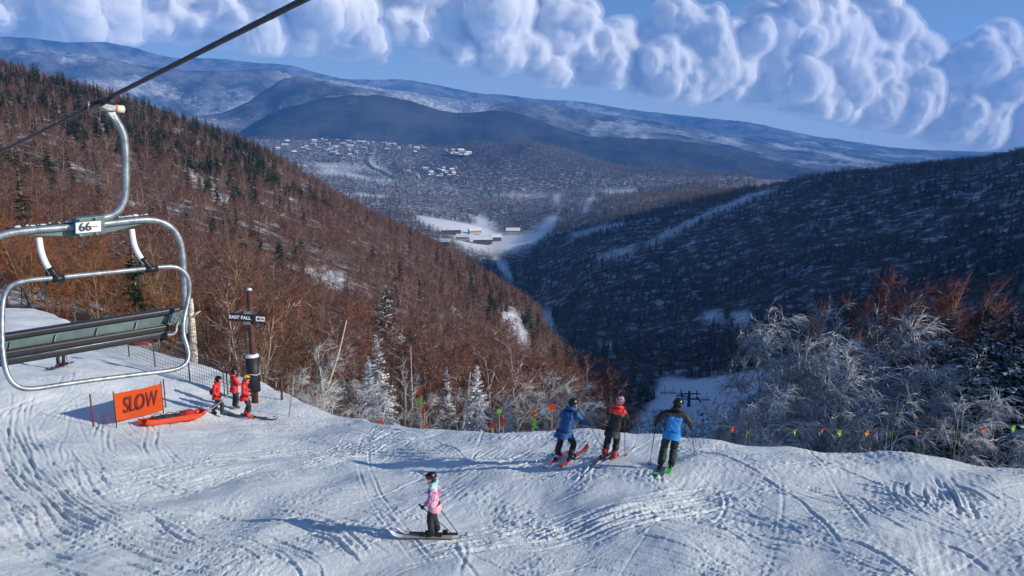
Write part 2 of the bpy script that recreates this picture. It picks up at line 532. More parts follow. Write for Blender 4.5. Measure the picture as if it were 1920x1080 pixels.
def band_noise(seed, lam, width=0.5, aniso=1.0, ang=0.0):
    r_ = np.random.default_rng(seed)
    f = np.fft.rfft2(r_.standard_normal((DNX, DNY)).astype(np.float32))
    kx = np.fft.fftfreq(DNX, DS)[:, None]; ky = np.fft.rfftfreq(DNY, DS)[None]
    ca, sa = math.cos(ang), math.sin(ang)
    k = np.hypot((kx * ca + ky * sa) * aniso, -kx * sa + ky * ca) + 1e-6
    f *= np.exp(-0.5 * (np.log(k * lam) / width) ** 2)
    a = np.fft.irfft2(f, (DNX, DNY)); return (a / a.std()).astype(np.float32)


det = band_noise(1, 4.5, 0.5) * 0.045 + band_noise(2, 1.6, 0.5) * 0.010 + band_noise(3, 0.5, 0.5, 1.6, 0.5) * 0.003
chop = np.clip(band_noise(5, 3.5, 0.7) * 0.8 + 0.6, 0.10, 1.7)
det += chop * (band_noise(4, 0.10, 0.35) * 0.0036 + band_noise(6, 0.20, 0.35, 1.5, 1.2) * 0.0030)
lumps = np.clip(band_noise(9, 0.16, 0.5) - 1.5, 0, 2)              # loose chunks of snow
det += chop * lumps * 0.016
streak = np.clip(band_noise(7, 6.0, 0.6) * 0.8 + 0.2, 0, 1.5)
det += streak * band_noise(8, 0.16, 0.35, 7.0, 1.15) * 0.0032


def stamp(path, depth, width, rim=0.4):
    """press one ski groove with small rims along a ground path (N,2)"""
    p = np.asarray(path, float)
    seg = np.hypot(*np.diff(p, axis=0).T); s = np.concatenate([[0], np.cumsum(seg)])
    if s[-1] < 0.2:
        return
    q = np.arange(0, s[-1], 0.03)
    X = np.interp(q, s, p[:, 0]); Y = np.interp(q, s, p[:, 1])
    tx = np.gradient(X); ty = np.gradient(Y); ln = np.hypot(tx, ty) + 1e-9; nx, ny = -ty / ln, tx / ln
    fade = np.clip(np.minimum(q, s[-1] - q) / 0.5, 0, 1) * (0.65 + 0.35 * np.sin(q * 1.7 + p[0, 0] * 9))
    offs = np.arange(-2.2 * width, 2.2 * width + 1e-6, DS * 0.8)
    prof = -depth * np.exp(-(offs / (width * 0.5)) ** 2) + rim * depth * (np.exp(-((offs - width * 1.1) / (width * 0.5)) ** 2) + 0.5 * np.exp(-((offs + width * 1.1) / (width * 0.5)) ** 2))
    I = np.rint((X[:, None] + nx[:, None] * offs - DX0) / DS).astype(int); J = np.rint((Y[:, None] + ny[:, None] * offs - DY0) / DS).astype(int)
    V = prof[None] * fade[:, None]
    ok = (I >= 0) & (I < DNX) & (J >= 0) & (J < DNY)
    code = I[ok] * DNY + J[ok]; V = V[ok]
    u, inv = np.unique(code, return_inverse=True)
    cnt = np.bincount(inv); sm = np.bincount(inv, V)
    det.ravel()[u] += (sm / cnt).astype(np.float32)


def smooth_path(ctrl, n=60):
    c = np.array(ctrl, float); t = np.linspace(0, len(c) - 1, n)
    out = np.empty((n, 2)); c = np.vstack([2 * c[0] - c[1], c, 2 * c[-1] - c[-2]])
    for k, tt in enumerate(t):
        i = min(int(tt), len(c) - 4); f = tt - i
        p0, p1, p2, p3 = c[i:i + 4]
        out[k] = 0.5 * (2 * p1 + (p2 - p0) * f + (2 * p0 - 5 * p1 + 4 * p2 - p3) * f * f + (3 * p1 - p0 - 3 * p2 + p3) * f ** 3)
    return out


def ground_ctrl(pxs):
    return [tuple(on_piste(*p)[:2]) for p in pxs]


TRACKS = [  # (photo polyline, copies, sideways spread in metres, depth)
    ([(5, 740), (30, 850), (90, 925), (190, 985), (330, 1030), (520, 1070)], 15, 1.5, .045),
    ([(-30, 860), (40, 950), (160, 1010), (330, 1062), (480, 1100)], 9, 1.1, .045),
    ([(90, 835), (160, 880), (250, 905), (360, 915), (480, 900)], 9, 1.1, .04),
    ([(120, 850), (230, 890), (330, 880), (520, 850), (700, 820)], 9, 1.2, .035),
    ([(300, 960), (420, 975), (560, 1000), (640, 1040), (660, 1080)], 8, 1.0, .045),
    ([(60, 735), (45, 790), (70, 850), (110, 900)], 8, 2.4, .04),
    ([(230, 700), (180, 740), (120, 780), (70, 850)], 7, 1.7, .035),
    ([(400, 800), (520, 795), (640, 790), (760, 805)], 10, 1.2, .035),
    ([(560, 880), (660, 850), (740, 825), (800, 806)], 14, 1.3, .045),
    ([(430, 865), (560, 845), (700, 845), (850, 860)], 8, .9, .035),
    ([(840, 880), (900, 870), (960, 850), (1000, 830)], 8, 1.0, .04),
    ([(960, 1035), (1100, 985), (1250, 945), (1440, 905)], 5, .35, .06),
    ([(700, 1060), (860, 1030), (1000, 1010), (1150, 985)], 6, .6, .04),
    ([(1640, 930), (1700, 945), (1770, 972)], 4, .5, .06),
    ([(1725, 890), (1742, 930), (1765, 968)], 5, .7, .07),
    ([(1760, 905), (1820, 930), (1885, 958)], 4, .5, .06),
    ([(1350, 865), (1420, 870), (1500, 890)], 6, .9, .05),
    ([(1250, 1000), (1400, 1040), (1560, 1080)], 7, 1.2, .035),
    ([(1180, 980), (1320, 1010), (1480, 1060)], 5, .8, .035),
    ([(1216, 912), (1224, 893), (1240, 882)], 1, 0, .08), ([(1248, 912), (1240, 893), (1246, 880)], 1, 0, .08),
    ([(1095, 910), (1120, 880), (1140, 860)], 2, .15, .07), ([(1020, 885), (1050, 865)], 2, .2, .06),
    ([(845, 1012), (862, 1045), (875, 1090)], 2, .18, .06), ([(870, 1008), (1000, 1000), (1130, 965)], 2, .2, .05),
    ([(1500, 900), (1620, 915), (1700, 960), (1790, 990)], 5, .9, .045),
    ([(1400, 930), (1500, 960), (1640, 985), (1800, 1040)], 7, 1.4, .035),
]
for poly, n, spread, dep in TRACKS:
    base_c = np.array(ground_ctrl(poly))
    for k in range(int(n * 2.2) if n > 2 else n):
        d = base_c[-1] - base_c[0]; nrm = np.array([-d[1], d[0]]) / (np.hypot(*d) + 1e-9)
        c = base_c + nrm * rng.normal(0, spread * 0.6) + rng.normal(0, 0.10 + spread * 0.07, base_c.shape)
        pth = smooth_path(c)
        a0 = rng.integers(0, 20) if n > 2 else 0; a1 = 60 - (rng.integers(0, 20) if n > 2 else 0)
        pth = pth[a0:a1]
        wd = rng.uniform(0.035, 0.065)
        stamp(pth, dep * rng.uniform(0.5, 1.25), wd, rng.uniform(0.3, 0.9))
        if rng.random() < 0.55:
            t_ = np.gradient(pth, axis=0); nn = np.stack([-t_[:, 1], t_[:, 0]], 1) / (np.hypot(*t_.T)[:, None] + 1e-9)
            stamp(pth + nn * rng.uniform(0.22, 0.34), dep * rng.uniform(0.4, 0.9), wd, rng.uniform(0.3, 0.8))
for k in range(900):   # short turns and skid marks everywhere
    x0, y0 = rng.uniform(-30, 15), rng.uniform(9, 40)
    if y0 > 20 and x0 > -4:
        continue
    a = rng.normal(2.6 if x0 < -5 else 0.25, 0.7); L = rng.uniform(0.6, 2.6) if k % 3 else rng.uniform(3, 8); cv = rng.normal(0, 0.3 if k % 3 else 0.09)
    s_ = np.linspace(0, L, 24); an = a + cv * s_
    pth = np.stack([x0 + np.cumsum(np.cos(an)) * L / 24, y0 + np.cumsum(np.sin(an)) * L / 24], 1)
    stamp(pth, rng.uniform(.010, .036), rng.uniform(.03, .06), rng.uniform(.3, .9))

for k in range(110):   # long single arcs crossing the whole piste
    x0, y0 = rng.uniform(-28, 14), rng.uniform(9, 30)
    if y0 > 19 and x0 > -3:
        continue
    a = rng.choice([2.5, 0.3, -0.35, 1.9]) + rng.normal(0, 0.3); L = rng.uniform(6, 16); cv = rng.choice([-1, 1]) * rng.uniform(0.02, 0.13)
    s_ = np.linspace(0, L, 70); an = a + cv * s_
    pth = np.stack([x0 + np.cumsum(np.cos(an)) * L / 70, y0 + np.cumsum(np.sin(an)) * L / 70], 1)
    dp = rng.uniform(.012, .034); wd = rng.uniform(.03, .05)
    stamp(pth, dp, wd, rng.uniform(.3, .9))
    if k % 2:
        t_ = np.gradient(pth, axis=0); nn = np.stack([-t_[:, 1], t_[:, 0]], 1) / (np.hypot(*t_.T)[:, None] + 1e-9)
        stamp(pth + nn * rng.uniform(.25, .4), dp * .8, wd, rng.uniform(.3, .9))

paz = np.radians(np.arange(-46, 43, 0.08))
prow = np.linspace(0, 1, 600)
PA, PT = np.meshgrid(paz, prow, indexing='ij')
rmax = crest_r(PA) + 9.0
PR = 7.0 * (rmax / 7.0) ** PT
PX, PY = np.sin(PA) * PR, np.cos(PA) * PR
PZ = near_z(PX, PY)
a_ = np.clip((PX - DX0) / DS, 0, DNX - 1.01); b_ = np.clip((PY - DY0) / DS, 0, DNY - 1.01)
PZ = PZ + bil(det, DX0, DY0, DS, PX, PY)
M_SNOW = snow_material()
piste = grid_mesh("ski_piste", PX, PY, PZ, M_SNOW)
tag(piste, kind="structure", label="groomed snow piste cut by ski tracks")


def piste_z(x, y):
    return float(near_z(x, y)) + float(bil(det, DX0, DY0, DS, np.array([x]), np.array([y]))[0])


# --- far ridges --------------------------------------------------------------------------------------
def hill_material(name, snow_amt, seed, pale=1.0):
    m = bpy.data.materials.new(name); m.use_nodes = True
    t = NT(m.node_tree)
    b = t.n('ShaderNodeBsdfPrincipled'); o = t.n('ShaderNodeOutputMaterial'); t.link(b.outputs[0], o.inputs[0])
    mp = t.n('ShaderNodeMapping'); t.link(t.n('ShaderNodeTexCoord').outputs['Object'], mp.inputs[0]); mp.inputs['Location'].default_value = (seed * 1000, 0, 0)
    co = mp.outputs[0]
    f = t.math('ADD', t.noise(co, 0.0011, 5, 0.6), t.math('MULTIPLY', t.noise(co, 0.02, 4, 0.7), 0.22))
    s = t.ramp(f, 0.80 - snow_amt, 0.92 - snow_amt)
    wood = t.mix(t.ramp(t.noise(co, 0.0035, 7, 0.72), 0.34, 0.66), (0.022, 0.032, 0.046), tuple(c * pale for c in (0.19, 0.20, 0.23)))  # evergreen tone with haze blue and shadow put into the colour
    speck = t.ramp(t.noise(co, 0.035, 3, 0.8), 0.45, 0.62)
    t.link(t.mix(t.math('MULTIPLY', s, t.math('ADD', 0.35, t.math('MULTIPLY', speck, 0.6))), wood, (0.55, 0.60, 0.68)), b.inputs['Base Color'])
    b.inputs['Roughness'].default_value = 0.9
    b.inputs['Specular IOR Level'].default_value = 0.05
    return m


def ridge(name, label, sky_pts, dist, depth, base_z, snow_amt, seed, pale=1.0):
    px = np.array([p[0] for p in sky_pts], float); py = np.array([p[1] for p in sky_pts], float)
    us = np.linspace(px[0], px[-1], 420)
    vs = np.interp(us, px, py)
    ker = np.ones(9) / 9; vs = np.convolve(np.pad(vs, 4, mode='edge'), ker, 'valid')
    top = np.array([tuple(at_r(u, v, dist)) for u, v in zip(us, vs)])
    dirs = top[:, :2] / np.hypot(top[:, 0], top[:, 1])[:, None]
    rows = np.concatenate([np.linspace(-1, 0, 46), np.linspace(0.06, 0.4, 6)])
    X = np.empty((len(us), len(rows))); Y = X.copy(); Z = X.copy()
    for j, t_ in enumerate(rows):
        rr = dist + t_ * depth
        X[:, j] = dirs[:, 0] * rr; Y[:, j] = dirs[:, 1] * rr
        f = (1 - abs(t_)) ** 1.25 if t_ <= 0 else 1 - t_ * 0.9
        Z[:, j] = base_z + (top[:, 2] - base_z) * f
    k = np.clip(1 - np.abs(np.abs(rows) * 2 - 1), 0, 1)[None]
    nz = vnoise(X, Y, 800, seed) * 0.5 + vnoise(X, Y, 330, seed + 1) * 0.25
    spur = vnoise(X + Y * 0.3, Y * 0.15, 520, seed + 2)
    Z += (nz + spur * 1.3) * 0.30 * (top[:, 2:3] - base_z) * k
    Z[:, :] += vnoise(X, Y, 90, seed + 3) * 4 * (k > 0)
    Z += vnoise(X, Y, 45, seed + 5) * 6 + vnoise(X, Y, 150, seed + 6) * 14 * np.clip(np.abs(rows)[None] * 6, .3, 1) + vnoise(X, Y, 400, seed + 7) * 34 * k
    o = grid_mesh(name, X, Y, Z, hill_material(name + "_woods", snow_amt, seed, pale))
    tag(o, kind="structure", label=label)
    return o


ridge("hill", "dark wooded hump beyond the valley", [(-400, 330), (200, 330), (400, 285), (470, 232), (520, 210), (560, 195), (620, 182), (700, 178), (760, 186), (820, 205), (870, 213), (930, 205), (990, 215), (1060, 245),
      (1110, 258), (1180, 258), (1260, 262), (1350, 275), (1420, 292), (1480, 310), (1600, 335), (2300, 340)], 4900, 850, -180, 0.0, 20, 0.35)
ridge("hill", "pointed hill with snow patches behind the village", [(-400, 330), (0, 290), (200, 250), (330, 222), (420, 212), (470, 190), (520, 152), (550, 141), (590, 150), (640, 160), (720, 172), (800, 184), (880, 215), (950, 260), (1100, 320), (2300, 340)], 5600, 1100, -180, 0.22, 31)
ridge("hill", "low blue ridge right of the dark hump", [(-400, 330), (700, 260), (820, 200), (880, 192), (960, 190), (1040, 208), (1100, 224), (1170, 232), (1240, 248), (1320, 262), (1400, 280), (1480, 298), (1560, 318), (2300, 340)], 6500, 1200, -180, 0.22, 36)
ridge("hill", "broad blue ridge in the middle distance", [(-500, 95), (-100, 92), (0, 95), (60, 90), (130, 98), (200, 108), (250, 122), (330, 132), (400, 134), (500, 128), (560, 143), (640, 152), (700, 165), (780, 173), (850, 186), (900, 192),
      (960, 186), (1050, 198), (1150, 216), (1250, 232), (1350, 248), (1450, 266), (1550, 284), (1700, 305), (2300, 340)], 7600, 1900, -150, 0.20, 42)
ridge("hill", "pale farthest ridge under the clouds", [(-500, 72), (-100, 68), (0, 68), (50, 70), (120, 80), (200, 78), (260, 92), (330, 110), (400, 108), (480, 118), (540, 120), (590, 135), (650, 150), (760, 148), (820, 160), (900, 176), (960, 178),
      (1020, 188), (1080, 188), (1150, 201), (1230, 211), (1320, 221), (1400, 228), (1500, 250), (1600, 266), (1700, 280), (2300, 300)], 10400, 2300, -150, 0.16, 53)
# ================================================================== TREES
def twig_material(name, cols, frost=0.0, rough=0.85):
    m = bpy.data.materials.new(name); m.use_nodes = True
    t = NT(m.node_tree)
    b = t.n('ShaderNodeBsdfPrincipled'); o = t.n('ShaderNodeOutputMaterial'); t.link(b.outputs[0], o.inputs[0])
    oi = t.n('ShaderNodeObjectInfo').outputs['Random']
    cr = t.n('ShaderNodeValToRGB'); t.link(oi, cr.inputs[0])
    el = cr.color_ramp.elements
    while len(el) < len(cols):
        el.new(0.5)
    for k, c in enumerate(cols):
        el[k].position = k / max(1, len(cols) - 1); el[k].color = (*c, 1)
    col = cr.outputs[0]
    co = t.n('ShaderNodeTexCoord').outputs['Object']
    vr = t.ramp(t.noise(co, 1.3, 3), 0.3, 0.7, 0.72, 1.28)
    vm = t.vmath('SCALE', col); t.link(vr, vm.node.inputs['Scale'])
    col = vm
    if frost:
        nrm = t.n('ShaderNodeSeparateXYZ'); t.link(t.n('ShaderNodeNewGeometry').outputs['True Normal'], nrm.inputs[0])
        f = t.ramp(t.math('ADD', t.math('MULTIPLY', t.math('ABSOLUTE', nrm.outputs[2]), 0.55), t.noise(co, 2.6, 4, 0.7)), 1.06 - frost, 1.22 - frost)
        col = t.mix(f, col, (0.78, 0.80, 0.83))
    t.link(col, b.inputs['Base Color'])
    b.inputs['Roughness'].default_value = rough
    b.inputs['Specular IOR Level'].default_value = 0.12
    return m


M_TWIG = twig_material("reddish_twigs", [(0.165, 0.058, 0.042), (0.10, 0.052, 0.042), (0.18, 0.076, 0.058), (0.21, 0.11, 0.085), (0.125, 0.05, 0.04), (0.17, 0.064, 0.048)])
M_TWIG_ORANGE = twig_material("orange_twigs", [(0.25, 0.085, 0.035), (0.21, 0.09, 0.045), (0.18, 0.095, 0.06)])
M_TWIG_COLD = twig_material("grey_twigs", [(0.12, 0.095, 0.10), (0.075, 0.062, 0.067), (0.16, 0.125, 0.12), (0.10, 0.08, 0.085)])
M_BARK = twig_material("pale_bark", [(0.34, 0.28, 0.22), (0.20, 0.16, 0.13), (0.46, 0.41, 0.35), (0.26, 0.21, 0.17)], frost=0.14)
M_BARK_GOLD = twig_material("sunlit_bark", [(0.34, 0.20, 0.075), (0.26, 0.16, 0.08), (0.36, 0.27, 0.17)])  # yellow of the low sun put into the bark colour
M_DEADWOOD = twig_material("bleached_wood", [(0.52, 0.49, 0.45), (0.44, 0.40, 0.36)], frost=0.25)
M_RIME = twig_material("shaded_rime_twigs", [(0.36, 0.38, 0.42), (0.26, 0.28, 0.31), (0.44, 0.46, 0.49)], frost=0.28)  # blue-grey rime copy with shade put into its colour
M_RIME_BARK = twig_material("rime_bark", [(0.18, 0.16, 0.15), (0.13, 0.12, 0.12)], frost=0.56)
M_RIME_SUN = twig_material("sunlit_rime_twigs", [(0.40, 0.36, 0.30), (0.30, 0.25, 0.20), (0.46, 0.43, 0.38)], frost=0.34)  # warm rime copy with sunlight put into its colour
M_FIR = twig_material("fir_needles", [(0.016, 0.030, 0.016), (0.024, 0.042, 0.020), (0.030, 0.048, 0.020), (0.018, 0.030, 0.020)])
M_FIR_SNOW = twig_material("snowy_fir_needles", [(0.020, 0.034, 0.020), (0.028, 0.042, 0.024)], frost=0.40)
M_FIR_SHADE = twig_material("shaded_fir_needles", [(0.012, 0.022, 0.016), (0.016, 0.028, 0.020)], frost=0.08)  # darker copy of the fir needles, hill shade put into the colour
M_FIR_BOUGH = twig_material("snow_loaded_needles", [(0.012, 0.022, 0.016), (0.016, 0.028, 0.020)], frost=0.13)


def seg_mesh(name, segs, material, sides=3):
    """segments (p0, p1, r0, r1) -> open tapered prisms; a zero end radius makes a spike"""
    if not segs:
        segs = [(np.zeros(3), np.array([0, 0, .01]), .001, .001)]
    P0 = np.array([s[0] for s in segs], float); P1 = np.array([s[1] for s in segs], float)
    R0 = np.array([s[2] for s in segs], float); R1 = np.array([s[3] for s in segs], float)
    d = P1 - P0; d /= np.linalg.norm(d, axis=1)[:, None] + 1e-9
    ref = np.where(np.abs(d[:, 2:3]) > 0.9, np.array([[1., 0, 0]]), np.array([[0, 0, 1.]]))
    a = np.cross(d, ref); a /= np.linalg.norm(a, axis=1)[:, None] + 1e-9
    b = np.cross(d, a)
    V = []; F = []
    n = len(segs); k = sides
    ang = np.arange(k) * 2 * math.pi / k
    ring0 = P0[:, None] + R0[:, None, None] * (np.cos(ang)[None, :, None] * a[:, None] + np.sin(ang)[None, :, None] * b[:, None])
    ring1 = P1[:, None] + R1[:, None, None] * (np.cos(ang)[None, :, None] * a[:, None] + np.sin(ang)[None, :, None] * b[:, None])
    V = np.concatenate([ring0, ring1], 1).reshape(-1, 3)
    base = np.arange(n)[:, None] * 2 * k
    spike = R1 < 1e-4
    quads, tris = [], []
    for j in range(k):
        j2 = (j + 1) % k
        q = np.stack([base[:, 0] + j, base[:, 0] + k + j, base[:, 0] + k + j2, base[:, 0] + j2], 1)
        quads.append(q[~spike]); tris.append(np.stack([base[:, 0] + j, base[:, 0] + k, base[:, 0] + j2], 1)[spike])
    Q = np.concatenate(quads); T = np.concatenate(tris)
    me = bpy.data.meshes.new(name)
    li = np.concatenate([Q.ravel(), T.ravel()]).astype(np.int32)
    ls = np.concatenate([np.arange(len(Q)) * 4, len(Q) * 4 + np.arange(len(T)) * 3]).astype(np.int32)
    lt = np.concatenate([np.full(len(Q), 4), np.full(len(T), 3)]).astype(np.int32)
    me.vertices.add(len(V)); me.vertices.foreach_set('co', V.ravel())
    me.loops.add(len(li)); me.loops.foreach_set('vertex_index', li)
    me.polygons.add(len(ls)); me.polygons.foreach_set('loop_start', ls); me.polygons.foreach_set('loop_total', lt)
    me.update(calc_edges=True)
    me.polygons.foreach_set('use_smooth', np.ones(len(ls), bool))
    me.materials.append(material)
    return me


def unit(v):
    return v / (np.linalg.norm(v) + 1e-9)


def bare_tree(seed, H=8.0, limbs=12, subs=6, twigs=6, spread=0.5, droop=0.0, tw_r=0.016, lean=(0, 0), clear=0.25, tw_len=0.8, trunk_r=None, up=0.55):
    """returns (trunk+limb segments, twig segments) of a leafless broadleaf tree of height H"""
    g = np.random.default_rng(seed)
    wood, tw = [], []
    tr = trunk_r or H * 0.013
    pts_ = [np.zeros(3)]
    nseg = 7
    d = unit(np.array([lean[0], lean[1], 1.0]))
    for i in range(nseg):
        d = unit(d + g.normal(0, 0.07, 3) * (1 if i else 0.3))
        pts_.append(pts_[-1] + d * H * 0.92 / nseg)
    rad = [tr * (1 - 0.85 * i / nseg) for i in range(nseg + 1)]
    for i in range(nseg):
        wood.append((pts_[i], pts_[i + 1], rad[i], rad[i + 1]))
    pts_ = np.array(pts_)

    def walk(p, d, L, r, n, dr):
        out = [p]
        for i in range(n):
            d = unit(d + g.normal(0, 0.16, 3) + np.array([0, 0, -dr * (i + 1) / n]))
            p = p + d * L / n; out.append(p)
        return out, d

    for k in range(limbs):
        t = clear + (0.98 - clear) * (k + g.random()) / limbs
        i = min(int(t * nseg), nseg - 1); f = t * nseg - i
        p = pts_[i] * (1 - f) + pts_[i + 1] * f
        az = k * 2.4 + g.normal(0, 0.5)
        el = g.normal(up + 0.35 * t, 0.18)
        dd = np.array([math.cos(az) * math.cos(el), math.sin(az) * math.cos(el), math.sin(el)])
        L = H * spread * (1.05 - 0.62 * t) * g.uniform(0.75, 1.2)
        r = max(tr * 0.42 * (1.1 - t * 0.7), 0.012)
        br, de = walk(p, dd, L, r, 4, droop * 0.8)
        for j in range(4):
            wood.append((br[j], br[j + 1], r * (1 - 0.22 * j), r * (1 - 0.22 * (j + 1))))
        for s_ in range(subs):
            u = 0.25 + 0.75 * (s_ + g.random()) / subs
            j = min(int(u * 4), 3); f = u * 4 - j
            q = br[j] * (1 - f) + br[j + 1] * f
            sd = unit(unit(br[j + 1] - br[j]) + g.normal(0, 0.55, 3) + np.array([0, 0, 0.12 - droop * 0.3]))
            L2 = L * g.uniform(0.28, 0.5)
            b2, _ = walk(q, sd, L2, 0, 3, droop)
            r2 = max(r * 0.34, tw_r * 1.25)
            for j in range(3):
                wood.append((b2[j], b2[j + 1], r2 * (1 - 0.25 * j), r2 * (1 - 0.25 * (j + 1))))
            for w_ in range(twigs):
                u = 0.15 + 0.85 * g.random(); j = min(int(u * 3), 2); f = u * 3 - j
                q2 = b2[j] * (1 - f) + b2[j + 1] * f
                td = unit(unit(b2[j + 1] - b2[j]) + g.normal(0, 0.6, 3) + np.array([0, 0, 0.15 - droop * 0.9]))
                L3 = tw_len * g.uniform(0.5, 1.2)
                if droop > 0.25:
                    m_ = q2 + td * L3 * 0.5; e_ = m_ + unit(td + np.array([0, 0, -droop * 1.3])) * L3 * 0.6
                    tw.append((q2, m_, tw_r, tw_r * 0.75)); tw.append((m_, e_, tw_r * 0.75, 0))
                else:
                    tw.append((q2, q2 + td * L3, tw_r, 0))
    return wood, tw


def conifer(seed, H=9.0, R_=1.9, whorls=22, per=7, frond=6, droop=0.25, ragged=0.25, bottom=0.06, wid=0.30):
    """returns (trunk segs, foliage verts, faces): whorled drooping sprays"""
    g = np.random.default_rng(seed)
    trunk = [(np.array([0, 0, -0.5]), np.array([0, 0, H * 0.5]), H * 0.017, H * 0.010), (np.array([0, 0, H * 0.5]), np.array([0, 0, H]), H * 0.010, 0.012)]
    V, F = [], []
    for k in range(whorls):
        t = bottom + (1 - bottom) * (k + 0.5 * g.random()) / whorls
        z = H * t
        L0 = R_ * (1 - t) ** 0.82 + 0.10
        for j in range(per):
            if g.random() < ragged * 0.5:
                continue
            az = g.uniform(0, 2 * math.pi)
            L = L0 * g.uniform(1 - ragged, 1 + ragged * 0.6)
            dz = droop * g.uniform(0.6, 1.4) * (1 - t * 1.5)
            d = np.array([math.cos(az), math.sin(az), 0]); s = np.array([-d[1], d[0], 0])
            p = np.array([0, 0, z + g.uniform(-.5, .5) * H / whorls])
            n = frond
            for m_ in range(n):     # overlapping needle sprays along the branch
                u0 = m_ / n; u1 = (m_ + 1.25) / n
                zz0 = -dz * L * u0 * u0; zz1 = -dz * L * u1 * u1 + 0.05 * L * (u1 - u0)
                wd = wid * L * (1.1 - 0.75 * u0) * g.uniform(0.6, 1.3) + 0.04
                a0 = p + d * L * u0 + np.array([0, 0, zz0])
                tip = p + d * L * min(u1, 1.05) + np.array([0, 0, zz1])
                mid = p + d * L * (u0 * 0.45 + u1 * 0.55)
                l_ = mid + s * wd + np.array([0, 0, (zz0 + zz1) / 2 - wd * g.uniform(.25, .9)]); r_ = mid - s * wd + np.array([0, 0, (zz0 + zz1) / 2 - wd * g.uniform(.25, .9)])
                b_ = len(V); V += [a0, l_, tip, r_]
                F += [(b_, b_ + 1, b_ + 2), (b_, b_ + 2, b_ + 3)]
    return trunk, V, F


def py_mesh(name, V, F, material):
    me = bpy.data.meshes.new(name); me.from_pydata([tuple(v) for v in V], [], F); me.update(); me.materials.append(material); return me


def join_meshes(name, ms):
    bm = bmesh.new(); me = bpy.data.meshes.new(name); off = 0
    for k, m in enumerate(ms):
        n0 = len(bm.faces); bm.from_mesh(m); bm.faces.ensure_lookup_table()
        for f in bm.faces[n0:]:
            f.material_index = k
        me.materials.append(m.materials[0])
    bm.to_mesh(me); bm.free(); return me


class Kind:
    """trunk and crown meshes of one tree shape"""
    def __init__(self, name, trunk, crown):
        self.name, self.trunk, self.crown = name, trunk, crown

    def place(self, x, y, z, rz, s, label, group, tilt=None):
        e = empty(self.name, (x, y, z), rz); e.scale = (s, s, s)
        if tilt:
            e.rotation_euler = (tilt[0], tilt[1], rz)
        for nm, me in (("trunk", self.trunk), ("crown", self.crown)):
            if me is None:
                continue
            o = bpy.data.objects.new(nm, me); link(o); o.parent = e
        tag(e, label, "tree", group)
        return e


def bare_kind(name, seed, m_wood, m_twig, **kw):
    w_, t_ = bare_tree(seed, **kw)
    return Kind(name, seg_mesh(name + "_trunk", w_, m_wood), seg_mesh(name + "_crown", t_, m_twig))


def fir_kind(name, seed, m_needle, m_wood=M_BARK, **kw):
    tr_, V, F = conifer(seed, **kw)
    return Kind(name, seg_mesh(name + "_trunk", tr_, m_wood, 5), py_mesh(name + "_crown", V, F, m_needle))


BARE = [bare_kind("bare_tree", 100 + k, M_BARK, M_TWIG, H=h, limbs=lm, subs=5, twigs=8, spread=sp, tw_r=0.017, tw_len=0.85, clear=cl)
        for k, (h, lm, sp, cl) in enumerate([(7.5, 13, .46, .22), (8.5, 14, .40, .30), (6.5, 12, .52, .2), (9, 15, .38, .34), (7, 13, .5, .25)])]
BARE_O = [bare_kind("bare_tree", 130 + k, M_BARK_GOLD, M_TWIG_ORANGE, H=h, limbs=12, subs=5, twigs=8, spread=sp, tw_r=0.014, tw_len=0.8, clear=.12) for k, (h, sp) in enumerate([(5.0, .5), (6.0, .42), (4.2, .55)])]
FIR = [fir_kind("spruce_tree", 200 + k, M_FIR, H=h, R_=r, whorls=20, per=9, frond=3, wid=.36) for k, (h, r) in enumerate([(9, 1.9), (11, 2.0), (7, 1.7), (12.5, 2.1)])]
COLD = [bare_kind("bare_tree", 150 + k, M_BARK, M_TWIG_COLD, H=h, limbs=11, subs=4, twigs=6, spread=sp, tw_r=0.024, tw_len=1.0, clear=.2) for k, (h, sp) in enumerate([(8, .46), (9, .42), (7, .5)])]
FIR_D = [fir_kind("spruce_tree", 230 + k, M_FIR_SHADE, H=h, R_=r, whorls=15, per=8, frond=2, wid=.42) for k, (h, r) in enumerate([(10, 2.1), (12, 2.3)])]


def kinds_collection(name, kinds):
    c = bpy.data.collections.new(name)
    for k, kd in enumerate(kinds):
        me = join_meshes(name + "_kind", [kd.trunk, kd.crown])
        o = bpy.data.objects.new("%s_%02d" % (name, k), me); c.objects.link(o)
    return c


